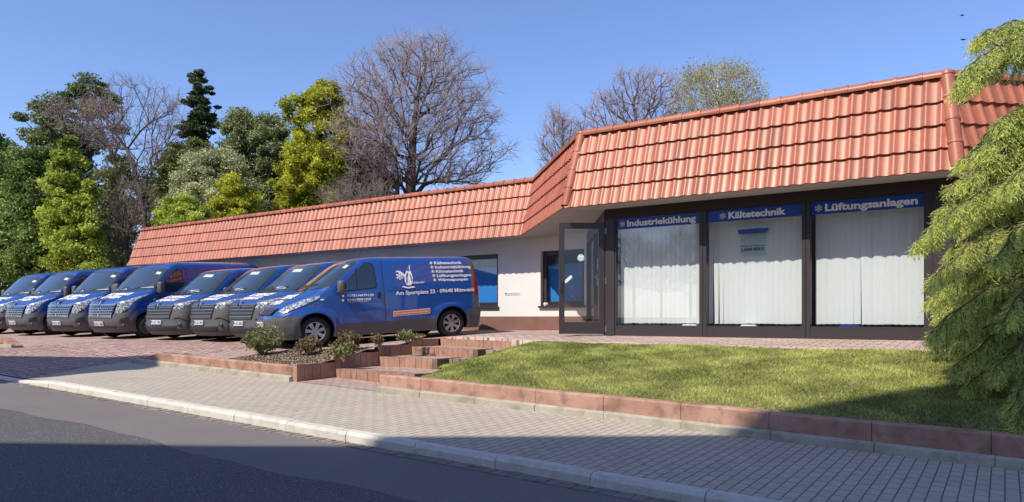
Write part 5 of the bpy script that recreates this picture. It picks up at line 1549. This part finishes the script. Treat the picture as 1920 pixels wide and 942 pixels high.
leafy('pine_tree', 'taller blue-grey pine with rounded top behind the broad grey-green pine', 41, [(214, 440, 490), (228, 425, 530), (250, 410, 542), (290, 405, 545), (340, 410, 540), (400, 420, 540)], 480, (480, 228), 170, .85, 38000, .12, M['lf_pine'], M['bark'], 12, group=TG, flat=.6, tone0=.7)
leafy('bush', 'yellow-green rounded bush rising just above the tiled wing', 32, [(335, 425, 445), (350, 408, 465), (375, 402, 490), (410, 400, 500)], 450, (445, 345), 60, .55, 15000, .10, M['lf_yellow'], M['barkdark'], 13, group=TG, tone0=.6, rtrunk=.1, cat='bush')
leafy('bush', 'pale green low bush above the left part of the tiled wing', 31, [(370, 318, 345), (390, 305, 380), (425, 295, 400)], 340, (340, 380), 45, .5, 11000, .09, M['lf_bright'], M['barkdark'], 33, group=TG, tone0=.5, rtrunk=.1, cat='bush')
# yellow-green conifers
leafy('conifer_tree', 'yellow-green tree with jagged twin tops left of the great bare tree', 36, [(155, 612, 622), (172, 585, 630), (185, 535, 640), (210, 533, 655), (240, 545, 665), (270, 535, 670), (300, 515, 660), (340, 508, 650), (400, 505, 640)], 590, (600, 172), 200, .55, 42000, .12, M['lf_yellow'], M['bark'], 14, group=TG, flat=.85, tone0=.55, jag=1.4)
leafy('conifer_tree', 'darker olive conifer half hidden behind the great bare tree', 40, [(225, 640, 680), (260, 630, 710), (300, 625, 735), (340, 620, 745), (395, 610, 740)], 640, (665, 240), 130, .75, 26000, .13, M['lf_dull'], M['bark'], 15, group=TG, flat=.7, tone0=.5)
leafy('conifer_tree', 'dark shaded conifer low between the grey pine and the yellow-green tree', 44, [(290, 500, 560), (330, 490, 610), (400, 480, 620)], 550, (545, 300), 70, .95, 14000, .15, M['lf_mid'], M['barkdark'], 16, group=TG, tone0=.25)
# the great bare tree
bare_tree('bare_tree', 'great bare tree with wide rounded crown of lilac-grey twigs', 36,
    [(68, 800, 835), (80, 700, 862), (100, 672, 880), (130, 650, 905), (165, 625, 920), (200, 606, 935), (240, 598, 945), (275, 605, 952), (300, 640, 955), (325, 680, 940), (345, 760, 900)],
    768, [(770, 345), (772, 300), (776, 240), (782, 190)], 1250, 17, M['twiglilac'], M['bark'], twigs=5, tl=.7, rmax=.36, rtip=.0105, group=TG, bf=.5, depth=.9, tw=.0042)
bare_tree('bare_tree', 'slim bare stem forking just left of the great bare tree', 34.5,
    [(190, 690, 740), (240, 660, 750), (290, 640, 750), (330, 650, 745)], 747, [(745, 350), (742, 300)], 220, 18, M['twiglilac'], M['bark'], tl=.5, rmax=.18, group=TG)
bare_tree('bare_shrub', 'low brown branches lying along the ridge under the great bare tree', 31, [(345, 640, 730), (360, 600, 740), (385, 590, 730)], 680, [(680, 380)], 120, 19, M['twig'], M['bark'], tl=.6, rmax=.05, group=TG)
# behind the shop block
G2 = 'trees behind the shop block'
bare_tree('bare_tree', 'bare tree with upright twigs at the left end of the shop roof', 34, [(205, 1025, 1050), (225, 1014, 1070), (260, 1012, 1090), (320, 1012, 1080), (360, 1030, 1080)], 1070, [(1068, 420), (1066, 340)], 260, 20, M['twiglilac'], M['bark'], tl=.6, rmax=.12, group=G2)
bare_tree('bare_tree', 'bare tree with fine brown twigs above the middle of the shop roof', 33, [(135, 1160, 1250), (150, 1150, 1280), (180, 1105, 1282), (215, 1080, 1280), (260, 1070, 1280), (300, 1070, 1270)], 1180, [(1182, 420), (1188, 320), (1195, 240)], 620, 21, M['twiglilac'], M['bark'], tl=.5, rmax=.2, group=G2)
bare_tree('birch_tree', 'birch with a haze of young yellow-green leaves above the shop roof', 36, [(122, 1330, 1375), (135, 1285, 1410), (160, 1262, 1435), (190, 1250, 1448), (230, 1245, 1450), (280, 1245, 1440)], 1345, [(1346, 420), (1346, 250), (1346, 150)], 620, 22, M['twiglilac'], plain('birch_bark', (.5, .48, .45), .8), tl=.5, rmax=.11, group=G2, buds=(M['lf_birch'], .045, 3, 0, 1), bf=.5)
# undergrowth that closes the view behind the vans
leafy('bush', 'dark green undergrowth behind the leftmost vans', 45, [(400, -40, 20), (430, -60, 80), (520, -80, 110)], 10, (10, 420), 60, 1.1, 12000, .16, M['lf_mid'], M['barkdark'], 23, group=TG, tone0=.25, rtrunk=.08, cat='bush')
leafy('bush', 'dark green undergrowth between the bright green tree and the roof end', 43, [(380, 120, 180), (420, 100, 240), (520, 90, 255)], 175, (175, 400), 70, 1.1, 15000, .16, M['lf_mid'], M['barkdark'], 24, group=TG, tone0=.3, rtrunk=.08, cat='bush')
leafy('bush', 'olive conifer bush low behind the bare tree trunks', 40, [(300, 200, 250), (350, 190, 300), (420, 180, 300), (500, 180, 245)], 235, (230, 320), 60, .8, 9000, .13, M['lf_dull'], M['barkdark'], 25, group=TG, tone0=.35, rtrunk=.08, cat='bush')
leafy('hedge', 'dark green hedge closing the view low behind the leftmost vans', 47, [(455, -90, 262), (500, -110, 262), (600, -110, 262)], 100, (100, 460), 120, .9, 26000, .15, M['lf_mid'], M['barkdark'], 26, group=TG, tone0=.2, rtrunk=.06, cat='hedge')
# bare trees across the street, mirrored in the shop windows
for k, (X, Y) in enumerate(((-45.5, -14.8), (-44.5, -17.2), (-43.2, -19.6), (-42, -22), (-47, -25))):
    if k == 0:
        r0 = bare_tree('bare_tree', 'bare street tree far across the road, seen mirrored in the left shop window', 30, [(250, 880, 1040), (300, 820, 1100), (380, 800, 1120), (460, 830, 1090)], 960, [(960, 520), (960, 420)], 420, 40, M['twig'], M['bark'], tl=.9, rmax=.25, group='bare trees across the road', z0=-1.2)
        rr_ = r0
    else: rr_ = copy_tree(r0)
    p = cw(X, Y); rr_.location = (p[0], p[1], -1.2); rr_.rotation_euler = (0, 0, k*1.3); sc_ = (1.0, .9, 1.1, .85, 1.15)[k]; rr_.scale = (sc_*.98,)*3

# ------------------------------------------------------------------ conifer with drooping sprays at the right edge
def cedar(seed=3):
    r = np.random.default_rng(seed)
    Yt = 7.75; tb = np.array([*pxw(2015, Yt), -.62]); root = empty('drooping_conifer', tuple(tb)); tag(root, 'yellow-green conifer with drooping feathery sprays at the right edge of the lawn', 'tree')
    mbx = MB(); mbx.tube([(0, 0, -.1), (.03, 0, 1.2), (0, .04, 2.4), (.02, 0, 3.6)], [.13, .10, .06, .015], 10); mbx.build('trunk', M['bark'], root, smooth=True)
    S0 = []; S1 = []; R0 = []; NP = []; NT_ = []; ND = []
    tips = [(1826, 72, .9), (1800, 140, .8), (1793, 165, 1.), (1868, 235, .9), (1835, 285, .9), (1850, 250, 1.1), (1790, 345, .9), (1745, 430, .8), (1722, 455, .85), (1760, 395, .95), (1765, 510, 1.), (1745, 560, .9), (1750, 520, .75), (1775, 600, .9), (1760, 640, .85), (1745, 625, .75), (1790, 690, .8), (1812, 725, .85), (1830, 665, 1.), (1895, 770, .55), (1905, 800, .45), (1780, 470, 1.), (1810, 420, 1.15), (1800, 300, 1.05), (1805, 560, 1.1), (1790, 650, 1.1), (1885, 350, .7), (1870, 480, .6), (1880, 600, .6), (1860, 700, .7)]
    br = []
    for px, py, k in tips:
        Y = Yt+(k-.95)*2.2; p = np.array([*pxw(px, Y), zpx(py, Y)])-tb; br.append((p, k))
    cam_dir = np.array(cw(0, 1))
    for i in range(46):                               # all round, away from the shop window side
        a = r.uniform(-pi*.5, pi*.85); z = r.uniform(.15, 2.9); L = (1.75-.33*z)*r.uniform(.75, 1.)
        d = np.array(cw(cos(a), sin(a))); br.append((np.array([d[0]*L, d[1]*L, z-.2*L]), 1))
    for p, k in br:
        L = np.linalg.norm(p[:2]); zs = min(max(p[2]+.12+.10*L, .1), 3.5)
        a = np.array([0, 0, zs]); n = 16; pts = []
        for j in range(n+1):
            u = j/n; q = a+(p-a)*u; q[2] += .42*L*.55*sin(pi*u**.9)*(1-.15*u); pts.append(q)
        pts = np.array(pts)+r.normal(0, .012, (n+1, 3))
        for j in range(n):
            S0.append(pts[j]); S1.append(pts[j+1]); R0.append(.017*(1-j/n)+.003)
        for j in range(2, n+1):
            u = j/n
            if u < .25: continue
            t = pts[j]-pts[j-1]; t /= np.linalg.norm(t); side = np.cross(t, [0, 0, 1]); side /= np.linalg.norm(side)+1e-9
            for sg in (-1, 1, 0, -1, 1, .4, -.6):
                l = (.29 if u < .95 else .22)*r.uniform(.6, 1.25)*(1.15-.5*u)
                d = t*r.uniform(.35, .8)+side*sg*r.uniform(.4, 1.)+np.array([0, 0, -.25]); d /= np.linalg.norm(d)
                st = pts[j]+(pts[j-1]-pts[j])*r.uniform(0, 1)
                m = 6; tp = [st]
                for q in range(m):
                    d = d+np.array([0, 0, -.27]); d /= np.linalg.norm(d); tp.append(tp[-1]+d*l/m)
                for q in range(m):
                    S0.append(tp[q]); S1.append(tp[q+1]); R0.append(.0035)
                # twiglets on both sides with needles
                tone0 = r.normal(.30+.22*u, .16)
                for q in range(1, m+1):
                    dd = tp[q]-tp[q-1]; dd /= np.linalg.norm(dd); sd_ = np.cross(dd, r.normal(size=3)); sd_ /= np.linalg.norm(sd_)
                    for s2 in (-1, 1):
                        ll = .095*r.uniform(.6, 1.3); d2 = dd*.8+sd_*s2*.8+np.array([0, 0, -.25]); d2 /= np.linalg.norm(d2)
                        for w in range(7):
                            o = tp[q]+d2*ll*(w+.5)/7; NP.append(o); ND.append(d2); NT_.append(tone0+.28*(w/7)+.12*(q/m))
                        for w in range(3):
                            o = tp[q-1]+(tp[q]-tp[q-1])*r.uniform(); NP.append(o); ND.append(dd); NT_.append(tone0)
    V, F = tubes(S0, S1, R0, np.array(R0)*.8, 4); fast_mesh('limbs', V, F, M['bark'], root)
    NP = np.array(NP); ND = np.array(ND); n = len(NP)
    # each needle tuft is a thin blade leaving the twiglet forwards
    D = ND+r.normal(0, .42, (n, 3)); D /= np.linalg.norm(D, axis=1)[:, None]; B = np.cross(D, r.normal(size=(n, 3))); B /= np.linalg.norm(B, axis=1)[:, None]
    l = .021*r.uniform(.7, 1.5, n)[:, None]; w = .0036
    V = np.stack([NP-B*w, NP+B*w, NP+D*l+B*w*.4, NP+D*l-B*w*.4], 1).reshape(-1, 3)
    T = np.clip(np.repeat(np.array(NT_)+r.normal(0, .10, n), 4), 0, 1)
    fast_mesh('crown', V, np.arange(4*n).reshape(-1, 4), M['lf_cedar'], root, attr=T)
    print('cedar needles', n)
cedar()

# ------------------------------------------------------------------ shrubs of the bed
def shrub(s, t, h, w, n, seed, label, mat, stems=14):
    r = np.random.default_rng(seed); z = bedz(s, t)
    root = empty('shrub', (s, t, z)); tag(root, label, 'shrub', 'small shrubs in the bed')
    q = MB(); P = []
    for i in range(stems):
        a = r.uniform(0, 2*pi); rad = w*r.uniform(.2, 1)**.6; hh = h*(1-.45*(rad/w)**2)*r.uniform(.75, 1.05)
        e = np.array([cos(a)*rad, sin(a)*rad, hh]); m = e*np.array([.45, .45, .6])+r.normal(0, .02, 3)
        q.tube([(0, 0, -.05), tuple(m), tuple(e)], [.008, .006, .003], 4)
        for k in range(5):
            u = r.uniform(.4, .95); b = e*u; e2 = b+r.normal(0, .07*h/.5, 3)+np.array([0, 0, .06]); q.tube([tuple(b), tuple(e2)], [.004, .002], 3)
            for g in range(n//(stems*5)): P.append(b+(e2-b)*r.uniform(.1, 1.1)+r.normal(0, .025, 3))
    q.build('stems', M['twig'], root)
    P = np.array(P); V, F, T = leaves(P, .028, r, np.clip(r.beta(2, 2, len(P)), 0, 1), .45, .6); fast_mesh('foliage', V, F, mat, root, attr=T)
def bedpos(px, t):
    # point of the bed at depth t seen at photo column px
    r_ = (px-960)/FPX; Y = t/(.565*r_+.825); return ((.825*r_-.565)*Y, t)
shrub(*bedpos(492, 9.1), .62, .42, 3600, 1, 'largest round green shrub, in front of the nose of the nearest van', M['lf_shrub'], 30)
shrub(*bedpos(583, 9.3), .33, .30, 1300, 2, 'low reddish shrub in front of the front wheel of the nearest van', M['lf_shrubred'], 18)
shrub(*bedpos(645, 8.9), .26, .26, 1200, 3, 'small green shrub close to the stepped red edging', M['lf_shrub'], 14)
shrub(*bedpos(655, 9.6), .38, .22, 1000, 4, 'upright reddish shrub behind the small green one', M['lf_shrubred'], 14)
shrub(*bedpos(712, 9.85), .24, .18, 500, 5, 'sparse twiggy shrub under the sliding door of the nearest van', M['lf_shrubred'], 10)
shrub(*bedpos(770, 10.35), .16, .30, 900, 6, 'flat creeping green shrub at the top of the bed by the steps', M['lf_shrub'], 12)

# tiny weeds and bark chips on the bed
r = np.random.default_rng(5); n = 5200
P = np.column_stack([r.uniform(-12.2, -10.05, n), r.uniform(8.2, 9.95, n), np.zeros(n)]); P[:, 2] = [bedz(a, b)+.008 for a, b in P[:, :2]]
V, F, T = leaves(P, .022, r, r.uniform(0, 1, n), .5, 1.5)
tag(fast_mesh('bark_chips', V, F, leaf_mat('bark_chip', (.10, .07, .045), (.42, .33, .24), .0), attr=T), 'loose bark chips covering the soil of the shrub bed', 'bark chips', kind='stuff')

# two birds high over the roof
for k, (px, py) in enumerate(((1803, 30), (1806, 75))):
    Y = 55.; p = pxw(px, Y); m = MB()
    m.add([(-.16, 0, 0), (0, .03, .02), (.17, 0, .01), (0, -.03, -.015), (-.03, .22, .07), (.05, .20, .06), (-.03, -.22, .07), (.05, -.20, .06), (-.22, .03, 0), (-.22, -.03, 0)],
          [(0, 1, 3), (1, 2, 3), (0, 3, 1), (1, 5, 4), (1, 2, 5), (3, 6, 7), (3, 7, 2), (0, 8, 9), (0, 1, 4), (0, 6, 3)])
    o = m.build('bird', M['black']); o.location = (p[0], p[1], zpx(py, Y)); o.rotation_euler = (.2, .1, .6+k)
    tag(o, ('upper small dark bird in the sky over the right roof corner', 'lower small dark bird in the sky over the right roof corner')[k], 'bird', 'birds in the sky')
# ------------------------------------------------------------------ houses across the street (behind the viewpoint)
def flathouse(name, corners, z0, H, label):
    r = empty(name, (*corners[0], z0)); tag(r, label, 'building', 'houses across the street')
    c0 = Vector(corners[0])
    P = [Vector(c)-c0 for c in corners]
    m = MB(); m.hexa([tuple(p) for p in P], 0, H-.3); m.build('wall', M['facade'], r)
    q = MB(); ctr = sum(P, Vector((0, 0)))/len(P)
    q.hexa([tuple(ctr+(p-ctr)*1.0+(p-ctr).normalized()*.05) for p in P], H-.3+.002, H); q.build('parapet', M['plinth'], r)
    for e in range(len(P)):
        a = P[e]; b = P[(e+1) % len(P)]; L = (b-a).length; d = (b-a).normalized(); nn = Vector((d.y, -d.x))
        if nn.dot(ctr-a) > 0: nn = -nn
        k = int(L/3)
        for i in range(k):
            for fl_ in range(int(H/3.2)):
                u = (i+.5)*L/k; w_ = MB(); z = 1.1+fl_*3.1
                pts = [a+d*(u-.6)+nn*.0, a+d*(u+.6)+nn*.0, a+d*(u+.6)+nn*.06, a+d*(u-.6)+nn*.06]
                w_.hexa([tuple(p) for p in pts], z, z+1.4); w_.build('window', M['glassdark'] if False else M['vanglass'], r)
    return r
HZ = -1.5
H1 = 16.0
kk = 1/math.tan(SUN_EL); sh = Vector((-SUN_H.x, -SUN_H.y))*kk*H1
def cam_xy(s, t): return Vector((.825*s+.565*t, -.565*s+.825*t))
shc = cam_xy(*sh)
pa = [(-9.0, 7.35), (-3.0, 7.55), (1.8, 7.98), (8.5, 8.95)]      # where its roof edge throws the shadow line
pa = [(x-shc.x, y-shc.y) for x, y in pa]
cA = [cw(*q) for q in pa]+[cw(pa[-1][0]+2, pa[-1][1]-12), cw(pa[0][0]+.5, pa[0][1]-11)]
flathouse('apartment_block', cA, HZ, H1, 'tall plain flat roofed house right behind the viewpoint')
c2 = Vector((-7.15, 16.2)) - shc*((H1-.55)/H1)
cB = [cw(c2.x, c2.y), cw(c2.x, c2.y-2.4), cw(c2.x-14, c2.y-2.4), cw(c2.x-14, c2.y)]
flathouse('town_house', cB, HZ, H1, 'tall narrow flat roofed house across the street to the left of the viewpoint')
